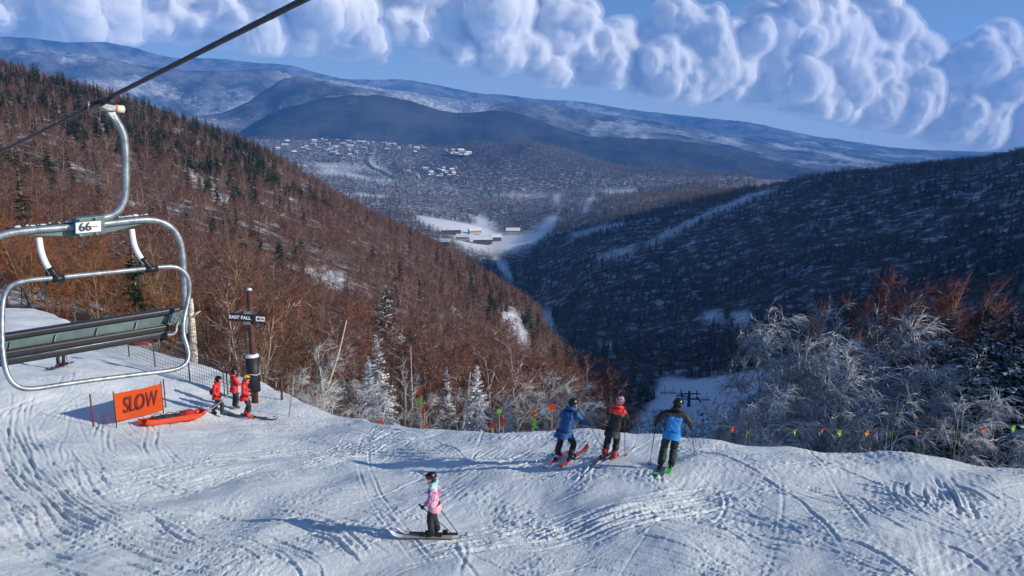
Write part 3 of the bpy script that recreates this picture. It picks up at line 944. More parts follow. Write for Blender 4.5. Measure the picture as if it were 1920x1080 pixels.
def scatter(name, label, P, rz, sc, idx, coll):
    """one stuff object: instances of tree shapes on points"""
    me = bpy.data.meshes.new(name)
    me.vertices.add(len(P)); me.vertices.foreach_set('co', np.asarray(P, float).ravel())
    for nm, ty, arr in (('rz', 'FLOAT', rz), ('sc', 'FLOAT', sc), ('ki', 'INT', idx)):
        a = me.attributes.new(nm, ty, 'POINT'); a.data.foreach_set('value', np.asarray(arr, np.int32 if ty == 'INT' else np.float32))
    o = bpy.data.objects.new(name, me); link(o)
    ng = bpy.data.node_groups.new(name + "_nodes", 'GeometryNodeTree')
    ng.interface.new_socket('Geometry', in_out='INPUT', socket_type='NodeSocketGeometry')
    ng.interface.new_socket('Geometry', in_out='OUTPUT', socket_type='NodeSocketGeometry')
    N = ng.nodes; Lk = ng.links
    gi = N.new('NodeGroupInput'); go = N.new('NodeGroupOutput')
    ip = N.new('GeometryNodeInstanceOnPoints'); ci = N.new('GeometryNodeCollectionInfo')
    ci.inputs['Collection'].default_value = coll; ci.inputs['Separate Children'].default_value = True; ci.inputs['Reset Children'].default_value = True
    def attr(nm, ty):
        n = N.new('GeometryNodeInputNamedAttribute'); n.data_type = ty; n.inputs['Name'].default_value = nm
        return [s for s in n.outputs if s.enabled and s.name == 'Attribute'][0]
    cx = N.new('ShaderNodeCombineXYZ'); Lk.new(attr('rz', 'FLOAT'), cx.inputs[2])
    Lk.new(gi.outputs[0], ip.inputs['Points']); Lk.new(ci.outputs[0], ip.inputs['Instance'])
    ip.inputs['Pick Instance'].default_value = True
    Lk.new(attr('ki', 'INT'), ip.inputs['Instance Index']); Lk.new(cx.outputs[0], ip.inputs['Rotation']); Lk.new(attr('sc', 'FLOAT'), ip.inputs['Scale'])
    Lk.new(ip.outputs[0], go.inputs[0])
    md = o.modifiers.new('trees', 'NODES'); md.node_group = ng
    tag(o, label=label, kind="stuff")
    return o


def jitter_pts(az0, az1, r0, r1, spacing, seed):
    """jittered points, spacing(r) metres apart, in a sector round the lookout"""
    g = np.random.default_rng(seed); out = []
    r = r0
    while r < r1:
        s = spacing(r); n = max(1, int((az1 - az0) * r / s))
        a = az0 + (np.arange(n) + g.uniform(-.5, .5, n) + 0.5) / n * (az1 - az0)
        rr_ = r + g.uniform(-.5, .5, n) * s
        out.append(np.stack([np.sin(a) * rr_, np.cos(a) * rr_], 1)); r += s
    return np.concatenate(out)


# visibility test against the terrain: ray-march the height table so hidden slopes carry no trees
def visible(x, y, z, margin=9.0):
    vis = np.ones(len(x), bool)
    for f in np.linspace(0.10, 0.985, 60):
        hx, hy = x * f, y * f
        hz = CAMZ + (z + margin - CAMZ) * f
        vis &= far_z(hx, hy) < hz + 0.5 + 7.0 * (1 - f) * 0
    return vis


AZ_FRAME = R(37.5)
g_ = np.random.default_rng(77)

# --- zone A: sunny hillside on the left
PA_ = jitter_pts(-AZ_FRAME, R(9), 40, 700, lambda r: 2.9 if r < 90 else (3.5 if r < 220 else 4.3), 1)
xa, ya = PA_.T; za = far_z(xa, ya)
ra = np.hypot(xa, ya); aza = np.arctan2(xa, ya)
cr_ = crest_r(aza)
keep = visible(xa, ya, za) & ~clear_mask(xa, ya, za) & (ra > cr_ + 4.5)
pxa, pya = project(xa, ya, za)
keep &= ~((pxa > 1150) & (ra < 340)) & ~((pxa > 1045) & (ra > 330))
keep &= ~((aza > R(3.2)) & (ra > 60) & (za < -36) & (ra < 330) & (pxa > 1085))
xa, ya, za, ra, aza, pxa, pya = [q[keep] for q in (xa, ya, za, ra, aza, pxa, pya)]
na = len(xa)
fir_p = np.clip(0.5 * vnoise(xa, ya, 55, 71) + 0.25 * vnoise(xa, ya, 19, 72) - 0.05, 0, 1) * 1.1
fir_p = np.where((pya < 360) & (pxa < 520), fir_p * 1.2 + 0.04 + 0.30 * (ra > 400), fir_p * np.clip((ra - 70) / 80, 0.05, 1)) + np.where(ra > 110, 0.045, 0.015)
is_fir = g_.random(na) < fir_p
thin = (vnoise(xa, ya, 26, 73) > 0.55) & (g_.random(na) < 0.55) & ~is_fir
order = np.argsort(ra)
sca = np.where(is_fir, g_.uniform(0.5, 1.2, na), g_.uniform(0.55, 1.2, na)); rza = g_.uniform(0, 6.28, na)
ka = np.where(is_fir, g_.integers(0, 4, na), g_.integers(0, 5, na))
orange = (~is_fir) & (ra < 85) & (pxa < 430)
nb = nf = 0
LAND = [(70, "at the left picture edge"), (180, "above the left half of the lift chair"), (330, "above the right half of the lift chair"), (430, "between the lift chair and the trail sign"), (540, "above the trail sign"),
        (660, "above the long leaning trunk"), (740, "above the snow-plastered spruce"), (830, "above the forked snag"), (920, "above the leaning grey trunks"), (1010, "above the orange and green ribbon stake"), (1090, "above the skier in dark blue"), (4000, "at the hillside's right tip")]


def where_px(v):
    return next(t for lim, t in LAND if v < lim)


def far_word(v):
    return "low on" if v < 80 else ("halfway up" if v < 180 else "high on")


stuff_mask = np.zeros(na, bool)
for i in order:
    if thin[i]:
        continue
    if is_fir[i] and nf < 300:
        FIR[ka[i]].place(xa[i], ya[i], za[i] - .2, rza[i], sca[i], "%s spruce %s the sunny hillside, %s" % ("small" if sca[i] < .75 else "tall", far_word(ra[i]), where_px(pxa[i])), "spruces scattered over the sunny hillside"); nf += 1
    elif not is_fir[i] and nb < 290:
        if orange[i]:
            BARE_O[ka[i] % 3].place(xa[i], ya[i], za[i] - .2, rza[i], sca[i], "%s orange-brown bare tree behind piste edge, %s" % ("small" if sca[i] < .85 else "big", where_px(pxa[i])), "orange bare trees along the piste edge")
        else:
            BARE[ka[i]].place(xa[i], ya[i], za[i] - .2, rza[i], sca[i], "%s bare reddish tree %s hillside, %s" % ("small" if sca[i] < .85 else "big", "at foot of" if ra[i] < 60 else "low on", where_px(pxa[i])), "bare trees at the foot of the sunny hillside")
        nb += 1
    else:
        stuff_mask[i] = True
CA = kinds_collection("hillside_tree", BARE + FIR)
m = stuff_mask
scatter("forest", "leafless reddish wood with spruces covering the sunny left hillside", np.stack([xa, ya, za - .2], 1)[m], rza[m], sca[m], np.where(is_fir, ka + 5, ka)[m], CA)

# --- zone B: shaded hill on the right and the gully
PB_ = jitter_pts(R(1.5), AZ_FRAME, 120, 1270, lambda r: 4.4 if r < 300 else (5.2 if r < 700 else 6.2), 2)
xb, yb = PB_.T; zb = far_z(xb, yb); rb = np.hypot(xb, yb)
pxb, pyb = project(xb, yb, zb)
keep = visible(xb, yb, zb) & ~clear_mask(xb, yb, zb) & ~((pxb < 1110) & (rb < 330)) 
glade = (vnoise(xb, yb, 48, 81) + 0.6 * vnoise(xb, yb, 21, 82) > 0.52)
keep &= ~(glade & (g_.random(len(xb)) < 0.75))
xb, yb, zb, rb, pxb, pyb = [q[keep] for q in (xb, yb, zb, rb, pxb, pyb)]
nbb = len(xb)
fb = g_.random(nbb) < np.clip(0.26 + 0.5 * vnoise(xb, yb, 70, 83), 0.03, 0.9)
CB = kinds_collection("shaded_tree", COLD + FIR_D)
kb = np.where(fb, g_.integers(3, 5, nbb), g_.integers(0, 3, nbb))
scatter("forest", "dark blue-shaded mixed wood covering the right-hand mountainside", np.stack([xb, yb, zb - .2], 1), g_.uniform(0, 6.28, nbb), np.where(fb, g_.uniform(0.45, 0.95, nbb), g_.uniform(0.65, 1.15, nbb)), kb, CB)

# --- zone C: valley floor and the rounded hill beyond
PC_ = jitter_pts(R(-27), R(18), 850, 5600, lambda r: 7.6 + (r - 850) * 0.0058, 3)
xc, yc = PC_.T; zc = far_z(xc, yc); rc = np.hypot(xc, yc); pxc, pyc = project(xc, yc, zc)
keep = visible(xc, yc, zc, 12) & ~clear_mask(xc, yc, zc) & ~((rc < 1290) & (pxc > 1010) & (pyc > 380))
village = (vnoise(xc, yc, 150, 91) > 0.35) & (pyc < 330) & (pxc < 940)
keep &= ~(village & (g_.random(len(xc)) < 0.6))
keep &= ~((vnoise(xc, yc, 90, 94) > 0.5) & (g_.random(len(xc)) < 0.6))
xc, yc, zc, rc = [q[keep] for q in (xc, yc, zc, rc)]
nc = len(xc)
fc = g_.random(nc) < np.clip(0.12 + 0.4 * vnoise(xc, yc, 160, 92), 0.02, 0.6)
kc = np.where(fc, g_.integers(3, 5, nc), g_.integers(0, 3, nc))
scatter("forest", "purple-grey bare woods on the valley floor and rounded hill", np.stack([xc, yc, zc - .2], 1), g_.uniform(0, 6.28, nc), g_.uniform(0.9, 1.3, nc) * (0.9 + (rc - 850) / 3800), kc, CB)
print("TREES", na, nbb, nc, nb, nf)
# ================================================================== TREES NEAR THE PISTE
def near_tree(kind, H, px, py_top, r, label, rz=None, group=None, tilt=None, base_dz=-0.25):
    """stand a tree at range r on the bearing of px so that its top reaches row py_top"""
    t = at_r(px, py_top, r); z0 = ground(t.x, t.y) + base_dz
    s = max(0.25, (t.z - z0) / H)
    return kind.place(t.x, t.y, z0, random.uniform(0, 6.28) if rz is None else rz, s, label, group, tilt)


RIME_D = [bare_kind("frosted_tree", 300 + k, M_RIME_BARK, M_RIME, H=9.0, limbs=22, subs=8, twigs=10, spread=.5, droop=dr, tw_r=0.014, tw_len=.75, clear=.15, up=.75) for k, dr in enumerate((.42, .55, .34))]
RIME_S = [bare_kind("frosted_tree", 320 + k, M_RIME_BARK, M_RIME_SUN, H=9.0, limbs=22, subs=7, twigs=9, spread=.36, droop=dr, tw_r=0.010, tw_len=.7, clear=.12, up=.5) for k, dr in enumerate((.15, .3))]
SNOWFIR = [fir_kind("snowy_spruce", 340 + k, M_FIR_SNOW, M_BARK, H=12.0, R_=rr, whorls=46, per=11, frond=4, droop=.6, wid=.22, ragged=.45) for k, rr in enumerate((2.1, 2.5, 1.7))]
DARKFIR = [fir_kind("snowy_spruce", 350 + k, M_FIR_BOUGH, M_BARK, H=14.0, R_=rr, whorls=46, per=12, frond=4, droop=.45, wid=.22, ragged=.45) for k, rr in enumerate((3.0, 3.5))]
TALLBARE = [bare_kind("bare_tree", 360 + k, M_BARK_GOLD, M_TWIG, H=9.0, limbs=18, subs=7, twigs=8, spread=.42, tw_r=0.010, tw_len=.6, clear=.18, trunk_r=.10) for k in range(3)]
REDTOP = [bare_kind("bare_tree", 370 + k, M_BARK, M_TWIG, H=9.0, limbs=16, subs=7, twigs=12, spread=.46, tw_r=0.013, tw_len=.75, clear=.2, up=.8) for k in range(2)]
SNAG = bare_kind("dead_tree", 380, M_DEADWOOD, M_DEADWOOD, H=6.0, limbs=7, subs=2, twigs=1, spread=.25, tw_r=.02, tw_len=.4, clear=.4, trunk_r=.13, up=.9)

for (px, top, r, k, lab) in [
    (706, 628, 42, 1, "snow-plastered spruce left of the forked white snag, tallest of those behind the crest"),
    (838, 688, 40, 2, "pale snow-crusted spruce right of the thin upright pole"),
    (894, 684, 38, 1, "broad green spruce with snowy boughs behind the leaning grey trunks"),
    (952, 742, 35, 2, "small snowy spruce beside the lime green disc marker"),
    (690, 668, 38, 0, "low white-crusted spruce at the foot of the leaning pole tree"),
]:
    near_tree(SNOWFIR[k], 12.0, px, top, r, lab)
for (px, top, r, k, lab) in [
    (722, 535, 98, 1, "tall dark spruce standing behind the snow-plastered spruce"),
    (1785, 585, 34, 0, "big dark spruce with snow on its boughs, right of the frosted birches"),
    (1905, 588, 30, 1, "black-green spruce at the right picture edge, nearest of all"),
    (1850, 650, 26, 0, "shaded snowy spruce between the two big ones at far right"),
    (1860, 575, 38, 0, "dark spruce behind the two big ones at far right"),
    (1820, 690, 25.5, 1, "bushy dark spruce close behind the pennant cord at right"),
    (1975, 540, 27, 1, "spruce half outside the right picture edge"),
    (1740, 700, 30, 0, "short snowy spruce under the red-topped trees"),
    (1128, 722, 66, 0, "dark spruce at the tip of the sunny hillside"),
    (1108, 700, 84, 0, "dark spruce left of the snow run"),
    (2080, 520, 30, 0, "tall spruce outside the right picture edge"),
]:
    near_tree(DARKFIR[k], 14.0, px, top, r, lab)
for (px, top, r, k, lab) in [
    (1446, 650, 34, 0, "arching frosted birch, leftmost of the big ones on the right"),
    (1492, 600, 37, 1, "tall frosted birch with bowed twigs behind the flag line"),
    (1530, 645, 30, 2, "frosted birch above the green pennants at centre right"),
    (1552, 610, 33, 0, "wide frosted birch below the red-topped trees"),
    (1604, 650, 28, 1, "frosted birch bending over the third orange pennant"),
    (1418, 768, 26, 1, "small rounded frosted birch at the left end of the flag line"),
    (1640, 600, 38, 2, "frosted birch behind the bent white branch"),
    (1695, 640, 30, 0, "frosted birch with one long bent white branch"),
    (1385, 800, 27, 2, "little frosted tree right of the skier in bright blue"),
    (1570, 710, 25.5, 2, "frosted sapling close behind the crest at centre right"),
    (1748, 690, 27, 1, "frosted birch in front of the big dark spruce"),
    (1470, 745, 25, 0, "frosted sapling drooping over the flag rope"),
    (1655, 745, 24.5, 1, "low frosted bush under the orange pennant"),
    (1820, 760, 24.5, 2, "low frosted bush at the foot of the dark spruces"),
    (1900, 770, 24.5, 0, "frosted bush near the right end of the flag line"),
    (1500, 680, 44, 1, "frosted birch beside the snow run"),
    (1525, 720, 40, 0, "frosted birch half hidden behind the saplings"),
]:
    near_tree(RIME_D[k], 9.0, px, top, r, lab)
for (px, top, r, k, lab) in [
    (600, 640, 38, 0, "sunlit frosted tree left of the leaning pole tree"), (652, 650, 42, 1, "sunlit frosted tree with fanned white branches right of the leaning pole"),
    (566, 690, 34.5, 1, "low frosted shrub by the bamboo stake"), (1012, 698, 33, 0, "frosted twisted tree beside the orange and green ribbon"),
    (1062, 712, 31, 1, "frosted bush behind the skier in dark blue"), (785, 690, 40, 0, "frosted tree behind the ribbon stakes"),
    (965, 702, 41, 1, "frosted tree left of the twisted tree"), (1082, 745, 34, 1, "frosted shrub at the foot of the sunny hillside"),
    (545, 700, 35, 1, "frosted shrub right of the thin bamboo stake"), (585, 715, 33, 0, "low frosted bush left of the long leaning trunk"), (668, 720, 34, 1, "frosted bush between the leaning trunk and the snow-plastered spruce"),
    (725, 725, 33, 0, "frosted bush left of the forked snag"), (862, 735, 34, 1, "frosted shrub between the leaning grey trunks"), (985, 735, 30, 1, "frosted shrub left of the orange and green ribbon stake"), (1035, 735, 29, 0, "frosted shrub behind the orange disc marker"),
    (925, 735, 33, 0, "frosted shrub by the lime green disc"), (630, 710, 34, 0, "frosted shrub above the lower cat road"), (810, 740, 32, 1, "frosted shrub behind the crest at centre"),
]:
    near_tree(RIME_S[k], 9.0, px, top, r, lab)
for (px, top, r, k, lab) in [
    (412, 470, 43, 0, "golden-barked bare tree behind the tall safety net"), (448, 440, 50, 1, "tall golden-barked bare tree left of the trail sign"),
    (525, 520, 41, 2, "bare tree right of the trail sign"), (565, 540, 46, 0, "bare tree left of the frosted trees, branches spread wide"),
    (300, 430, 52, 1, "bare tree seen through the lift chair, right half"), (150, 450, 56, 2, "bare tree seen through the lift chair, left half"),
    (370, 520, 44, 2, "bare tree behind the snow-plastered trunk"), (505, 600, 37, 1, "small bare tree close behind the trail sign post"), (40, 470, 60, 0, "bare golden tree at the left picture edge"),
]:
    near_tree(TALLBARE[k], 9.0, px, top, r, lab)
for (px, top, r, k, lab) in [
    (1600, 572, 54, 0, "russet-topped tree catching the sun, left of three on the right"), (1662, 552, 58, 1, "russet-topped tree catching the sun above the frosted birches"),
    (1722, 558, 60, 0, "russet-topped tree catching the sun beside the big spruce"), (1785, 565, 63, 1, "russet-topped tree rising behind the big dark spruce"),
    (1848, 560, 60, 0, "russet-topped tree at far right"), (1545, 610, 52, 1, "low russet tree at the left end of the sunlit tops"), (1690, 590, 50, 0, "russet tree in the second row behind the birches"),
]:
    near_tree(REDTOP[k], 9.0, px, top, r, lab)
near_tree(SNAG, 6.0, 752, 660, 35.5, "forked dead white snag behind the crest")


def tube_mesh(name, pts_, rad, material, sides=10, sub=0, closed=False):
    """swept tube along points (world or local); rad: number or list"""
    P = np.array([tuple(p) for p in pts_], float)
    if sub:
        n = len(P); out = []
        Q = np.vstack([2 * P[0] - P[1], P, 2 * P[-1] - P[-2]])
        if closed:
            Q = np.vstack([P[-1], P, P[0], P[1]])
        m_ = n if closed else n - 1
        for i in range(m_):
            p0, p1, p2, p3 = Q[i:i + 4]
            for f in np.arange(sub) / sub:
                out.append(0.5 * (2 * p1 + (p2 - p0) * f + (2 * p0 - 5 * p1 + 4 * p2 - p3) * f * f + (3 * p1 - p0 - 3 * p2 + p3) * f ** 3))
        if not closed:
            out.append(P[-1])
        if np.ndim(rad):
            rad = np.interp(np.linspace(0, 1, len(out)), np.linspace(0, 1, len(rad)), rad)
        P = np.array(out)
    n = len(P); rad = np.full(n, rad, float) if not np.ndim(rad) else np.asarray(rad, float)
    T = np.gradient(P, axis=0) if not closed else np.roll(P, -1, 0) - np.roll(P, 1, 0)
    T /= np.linalg.norm(T, axis=1)[:, None] + 1e-12
    a = np.cross(T[0], [0, 0, 1.0]); a = np.cross(T[0], [1.0, 0, 0]) if np.linalg.norm(a) < 0.1 else a
    A = [a / np.linalg.norm(a)]
    for i in range(1, n):
        v = A[-1] - T[i] * np.dot(A[-1], T[i]); A.append(v / (np.linalg.norm(v) + 1e-12))
    A = np.array(A); B = np.cross(T, A)
    ang = np.arange(sides) * 2 * math.pi / sides
    V = P[:, None] + rad[:, None, None] * (np.cos(ang)[None, :, None] * A[:, None] + np.sin(ang)[None, :, None] * B[:, None])
    V = V.reshape(-1, 3); F = []
    rng_ = n if closed else n - 1
    for i in range(rng_):
        for j in range(sides):
            j2 = (j + 1) % sides; i2 = (i + 1) % n
            F.append((i * sides + j, i * sides + j2, i2 * sides + j2, i2 * sides + j))
    if not closed:
        F.append(tuple(range(sides - 1, -1, -1))); F.append(tuple((n - 1) * sides + j for j in range(sides)))
    me = bpy.data.meshes.new(name); me.from_pydata(V.tolist(), [], F); me.update()
    me.polygons.foreach_set('use_smooth', [len(f) == 4 for f in F])
    me.materials.append(material)
    return me


def tube(name, pts_, rad, material, root=None, sides=10, sub=0, closed=False):
    """tube given in world points; becomes a part of root when given"""
    off = Vector(root.location) if root is not None else Vector()
    o = bpy.data.objects.new(name, tube_mesh(name, [Vector(p) - off for p in pts_], rad, material, sides, sub, closed)); link(o)
    if root is not None:
        o.parent = root
    return o


def wpart(name, verts, faces, material, root, smooth=False):
    off = Vector(root.location) if root is not None else Vector()
    return mesh_obj(name, [Vector(v) - off for v in verts], faces, material, root, smooth)


def prism(name, corners, depth_vec, material, root, bevel=0.0):
    """polygon (world points) extruded by depth_vec"""
    n = len(corners); c = [Vector(v) for v in corners]; d = Vector(depth_vec)
    V = c + [v + d for v in c]
    F = [tuple(range(n)), tuple(range(2 * n - 1, n - 1, -1))] + [(i, (i + 1) % n + 0, (i + 1) % n + n, i + n) for i in range(n)]
    bm = bmesh.new(); vs = [bm.verts.new(v - (Vector(root.location) if root is not None else Vector())) for v in V]
    for f in F:
        bm.faces.new([vs[i] for i in f])
    bmesh.ops.recalc_face_normals(bm, faces=bm.faces)
    if bevel:
        bmesh.ops.bevel(bm, geom=list(bm.edges), offset=bevel, segments=2, affect='EDGES', profile=0.6)
    me = bpy.data.meshes.new(name); bm.to_mesh(me); bm.free(); me.materials.append(material)
    o = bpy.data.objects.new(name, me); link(o)
    if root is not None:
        o.parent = root
    return o


M_PALEPOLE = mat("bleached_pole", (0.55, 0.49, 0.40), 0.8, noise=.25, nscale=6)
M_BIRCH = mat("snowy_bark", (0.62, 0.56, 0.48), 0.85, noise=.45, nscale=7)


def leaning_trunk(label, p_low, p_high, r_low, r_high, rad, name="dead_tree", m_=M_PALEPOLE, stubs=4):
    a = at_r(*p_low, r_low); b = at_r(*p_high, r_high)
    a.z = min(a.z, ground(a.x, a.y) - 0.3)
    root = empty(name, a)
    d = b - a
    mid = [a + d * f + Vector((random.gauss(0, .05), random.gauss(0, .05), 0)) * (1 if 0 < f < 1 else 0) for f in (0, .25, .5, .75, 1)]
    tube("trunk", mid, [rad, rad * .9, rad * .75, rad * .6, rad * .35], m_, root, 8, 3)
    for k in range(stubs):
        f = random.uniform(.4, .95); p = a + d * f
        q = p + Vector((random.gauss(0, .25), random.gauss(0, .25), random.uniform(.05, .4)))
        tube("branch", [p, (p + q) / 2 + Vector((0, 0, .03)), q], [rad * .35, rad * .25, .01], m_, root, 6)
    tag(root, label, "tree")


leaning_trunk("long bleached trunk leaning right among the frosted trees", (574, 735), (650, 600), 36, 37, .075)
leaning_trunk("thin upright pale pole tree right of the forked snag", (772, 800), (770, 650), 34, 34, .035, stubs=2)
leaning_trunk("grey trunk leaning right in front of the broad green spruce, left one", (845, 812), (882, 698), 31, 33, .075)
leaning_trunk("slender grey trunk leaning right beside the broad green spruce, right one", (862, 812), (916, 720), 30.5, 33, .045, stubs=2)
leaning_trunk("thick trunk plastered with snow beside the lift chair", (364, 745), (358, 560), 38.5, 38.5, .26, m_=M_BIRCH, stubs=3, name="birch_tree")
leaning_trunk("bent white branch arching out of the frosted birches", (1800, 790), (1700, 718), 25.5, 26, .06, m_=M_BIRCH, stubs=2)

# woods just outside the right edge of the view; they throw the shade on the birches
PD_ = jitter_pts(R(39), R(74), 34, 420, lambda r: 3.2 if r < 75 else (4.5 if r < 120 else 7.5), 6)
xd, yd = PD_.T; zd = far_z(xd, yd)
kd_ = (yd > 15)
xd, yd, zd = xd[kd_], yd[kd_], zd[kd_]
nd_ = len(xd)
scatter("forest", "snowy wood beyond the right edge of the picture", np.stack([xd, yd, zd - .2], 1), g_.uniform(0, 6.28, nd_), np.where((xd < 50) & (yd < 32), g_.uniform(1.2, 1.42, nd_), g_.uniform(.9, 1.3, nd_)), np.where(g_.random(nd_) < np.where(xd < 50, .95, .6), g_.integers(3, 5, nd_), g_.integers(0, 3, nd_)), CB)
# ================================================================== CHAIRLIFT
M_GALV = mat("galvanised_steel", (0.30, 0.33, 0.34), 0.45, 0.6, noise=.3, nscale=14, bump=.1)
M_GALV_TEAL = mat("weathered_teal_steel", (0.105, 0.16, 0.155), 0.5, 0.2, noise=.3, nscale=5)
M_BLACK = mat("black_rubber", (0.012, 0.012, 0.014), 0.45, noise=.3, nscale=20)
M_ROPE = mat("steel_rope", (0.045, 0.05, 0.06), 0.5, 0.6)
M_WHITEPLATE = mat("white_plate", (0.80, 0.80, 0.78), 0.5)
M_PRINT = mat("black_print", (0.02, 0.02, 0.02), 0.6)
M_RED = mat("red_plastic", (0.50, 0.05, 0.03), 0.5)
M_CREAM = mat("cream_plastic", (0.75, 0.68, 0.52), 0.5)
M_SNOWBIT = mat("settled_snow", (0.80, 0.82, 0.86), 0.6, noise=.06, bump=.4, bscale=30)


def cam_pt(px, py, depth):
    return Vector((0, 0, CAMZ)) + ray(px, py) * depth


RA, RB = cam_pt(562, 3, 4.2), cam_pt(8, 281, 9.75)
E_T = Vector((RB.x - RA.x, RB.y - RA.y, 0)).normalized()      # along the rope
E_B = Vector((E_T.y, -E_T.x, 0))                              # along the bench
fr = (190 - 562) / (8 - 562)
# point of the rope above the grip
best = min((abs(project(*(RA + (RB - RA) * f))[0] - 190), f) for f in np.linspace(0, 1, 800))[1]
GRIP = RA + (RB - RA) * best


def CPT(px, py, t=0.0):
    """point on the chair: where the sight line meets the plane across the rope, t metres along it"""
    d = ray(px, py); c = Vector((0, 0, CAMZ)); p0 = GRIP + E_T * t
    return c + d * ((p0 - c).dot(E_T) / d.dot(E_T))


# rope: six twisted strands
d_ = (RB - RA); pts_r = [RA - d_ * 2.2 + d_ * f for f in np.linspace(0, 9.0, 1500)]
for i, p in enumerate(pts_r):
    f = i / 1499; p.z += 0.9 * (f - 0.3) ** 2 - 0.9 * 0.0036
V, F = [], []
tdir = d_.normalized(); aa = tdir.cross(Vector((0, 0, 1))).normalized(); bb = tdir.cross(aa)
NS = 24
for i, p in enumerate(pts_r):
    for j in range(NS):
        ph = 2 * math.pi * j / NS
        rr_ = 0.0185 * (0.86 + 0.16 * abs(math.cos(3 * (ph - i * 0.16))))
        V.append(p + (aa * math.cos(ph) + bb * math.sin(ph)) * rr_)
for i in range(len(pts_r) - 1):
    for j in range(NS):
        F.append((i * NS + j, i * NS + (j + 1) % NS, (i + 1) * NS + (j + 1) % NS, (i + 1) * NS + j))
rope = mesh_obj("haul_rope", V, F, M_ROPE, None, True)
tag(rope, "thick dark twisted steel haul rope crossing the upper left sky", "rope")

chair = empty("lift_chair", CPT(180, 640))
TB = 0.030
# grip
tube("grip_jaw", [GRIP - E_T * .30 - Vector((0, 0, .01)), GRIP, GRIP + E_T * .30], [.018, .034, .018], M_BLACK, chair, 10, 4)
tube("grip_lever", [CPT(160, 205, .05), CPT(170, 196, .03), CPT(188, 192, .02)], [.012, .02, .012], M_BLACK, chair, 8, 3)
tube("grip_bolt", [CPT(166, 190, -.02), CPT(166, 206, -.02)], .008, M_GALV, chair, 8)
gh = prism("grip_head", [CPT(182, 200), CPT(190, 195.5), CPT(212, 199), CPT(212, 208.5), CPT(196, 208.5)], E_T * -.09, M_GALV, chair, .006)
tube("spring_barrel", [CPT(214, 203, -.045), CPT(232, 205, -.045)], .034, M_CREAM, chair, 14)
tube("barrel_ring", [CPT(213, 203, -.045), CPT(218, 203.5, -.045)], .037, M_RED, chair, 14)
tube("barrel_nut", [CPT(231, 205, -.045), CPT(235, 205.4, -.045)], .014, M_GALV, chair, 8)
prism("hanger_plate", [CPT(197, 207), CPT(211, 207), CPT(219, 226), CPT(214, 230), CPT(199, 214)], E_T * -.06, M_GALV, chair, .006)
hang = tube("hanger", [CPT(x, y, -.03) for x, y in [(212, 217), (221, 230), (230, 248), (235, 272), (236, 310), (236, 350), (233, 375), (222, 395), (206, 405), (185, 410), (165, 413)]], .033, M_GALV, chair, 14, 5)
# clamp with number plate
prism("clamp_block", [CPT(137, 408), CPT(190, 403), CPT(190.5, 437), CPT(140, 443)], E_T * .16 , M_GALV_TEAL, chair, .008).location = -E_T * .10
cb = prism("number_plate", [CPT(142, 418, -.115), CPT(189, 414, -.115), CPT(189.5, 433.5, -.115), CPT(142.5, 438, -.115)], E_T * .01, M_WHITEPLATE, chair)
for x, y in ((151, 411.5), (181, 409), (152, 441), (182, 437.5)):
    tube("bolt", [CPT(x, y, -.13), CPT(x, y, -.10)], .013, M_GALV, chair, 8)
# frame
tube("bail_tube", [CPT(x, y) for x, y in [(-52, 640), (-52, 560), (-48, 510), (-36, 470), (-14, 449), (14, 438), (60, 431.5), (140, 425), (200, 419), (270, 412), (298, 415), (320, 426), (335, 446), (342, 474), (344.5, 510), (346.5, 560), (348, 600), (346, 625)]], TB, M_GALV, chair, 14, 5)
prism("cross_beam", [CPT(22, 436, .02), CPT(140, 427, .02), CPT(280, 412, .02), CPT(280, 417, .02), CPT(215, 434, .02), CPT(140, 443.5, .02), CPT(60, 442, .02)], E_T * .05, M_GALV_TEAL, chair, .004)
prism("rubber_strip", [CPT(16, 432.5, .05), CPT(136, 421, .05), CPT(136, 417, .05), CPT(18, 428, .05)], E_T * .14, M_BLACK, chair)
prism("rubber_strip", [CPT(192, 414.5, .05), CPT(282, 408, .05), CPT(281, 405, .05), CPT(192, 410.5, .05)], E_T * .14, M_BLACK, chair)
g2 = random.Random(4)
V, F = [], []
for k in range(46):
    f = g2.random(); x = 20 + 255 * f; y = 428.5 - 24.5 * f * 1.02 - .6
    c = CPT(x, y, .05 + g2.uniform(0, .12)); s_ = g2.uniform(.010, .026)
    b0 = len(V)
    V += [c + E_B * s_, c + E_T * s_, c - E_B * s_, c - E_T * s_, c + Vector((0, 0, s_ * .9))]
    F += [(b0, b0 + 1, b0 + 4), (b0 + 1, b0 + 2, b0 + 4), (b0 + 2, b0 + 3, b0 + 4), (b0 + 3, b0, b0 + 4)]
wpart("snow_crust", V, F, M_SNOWBIT, chair)['kind'] = 'stuff'
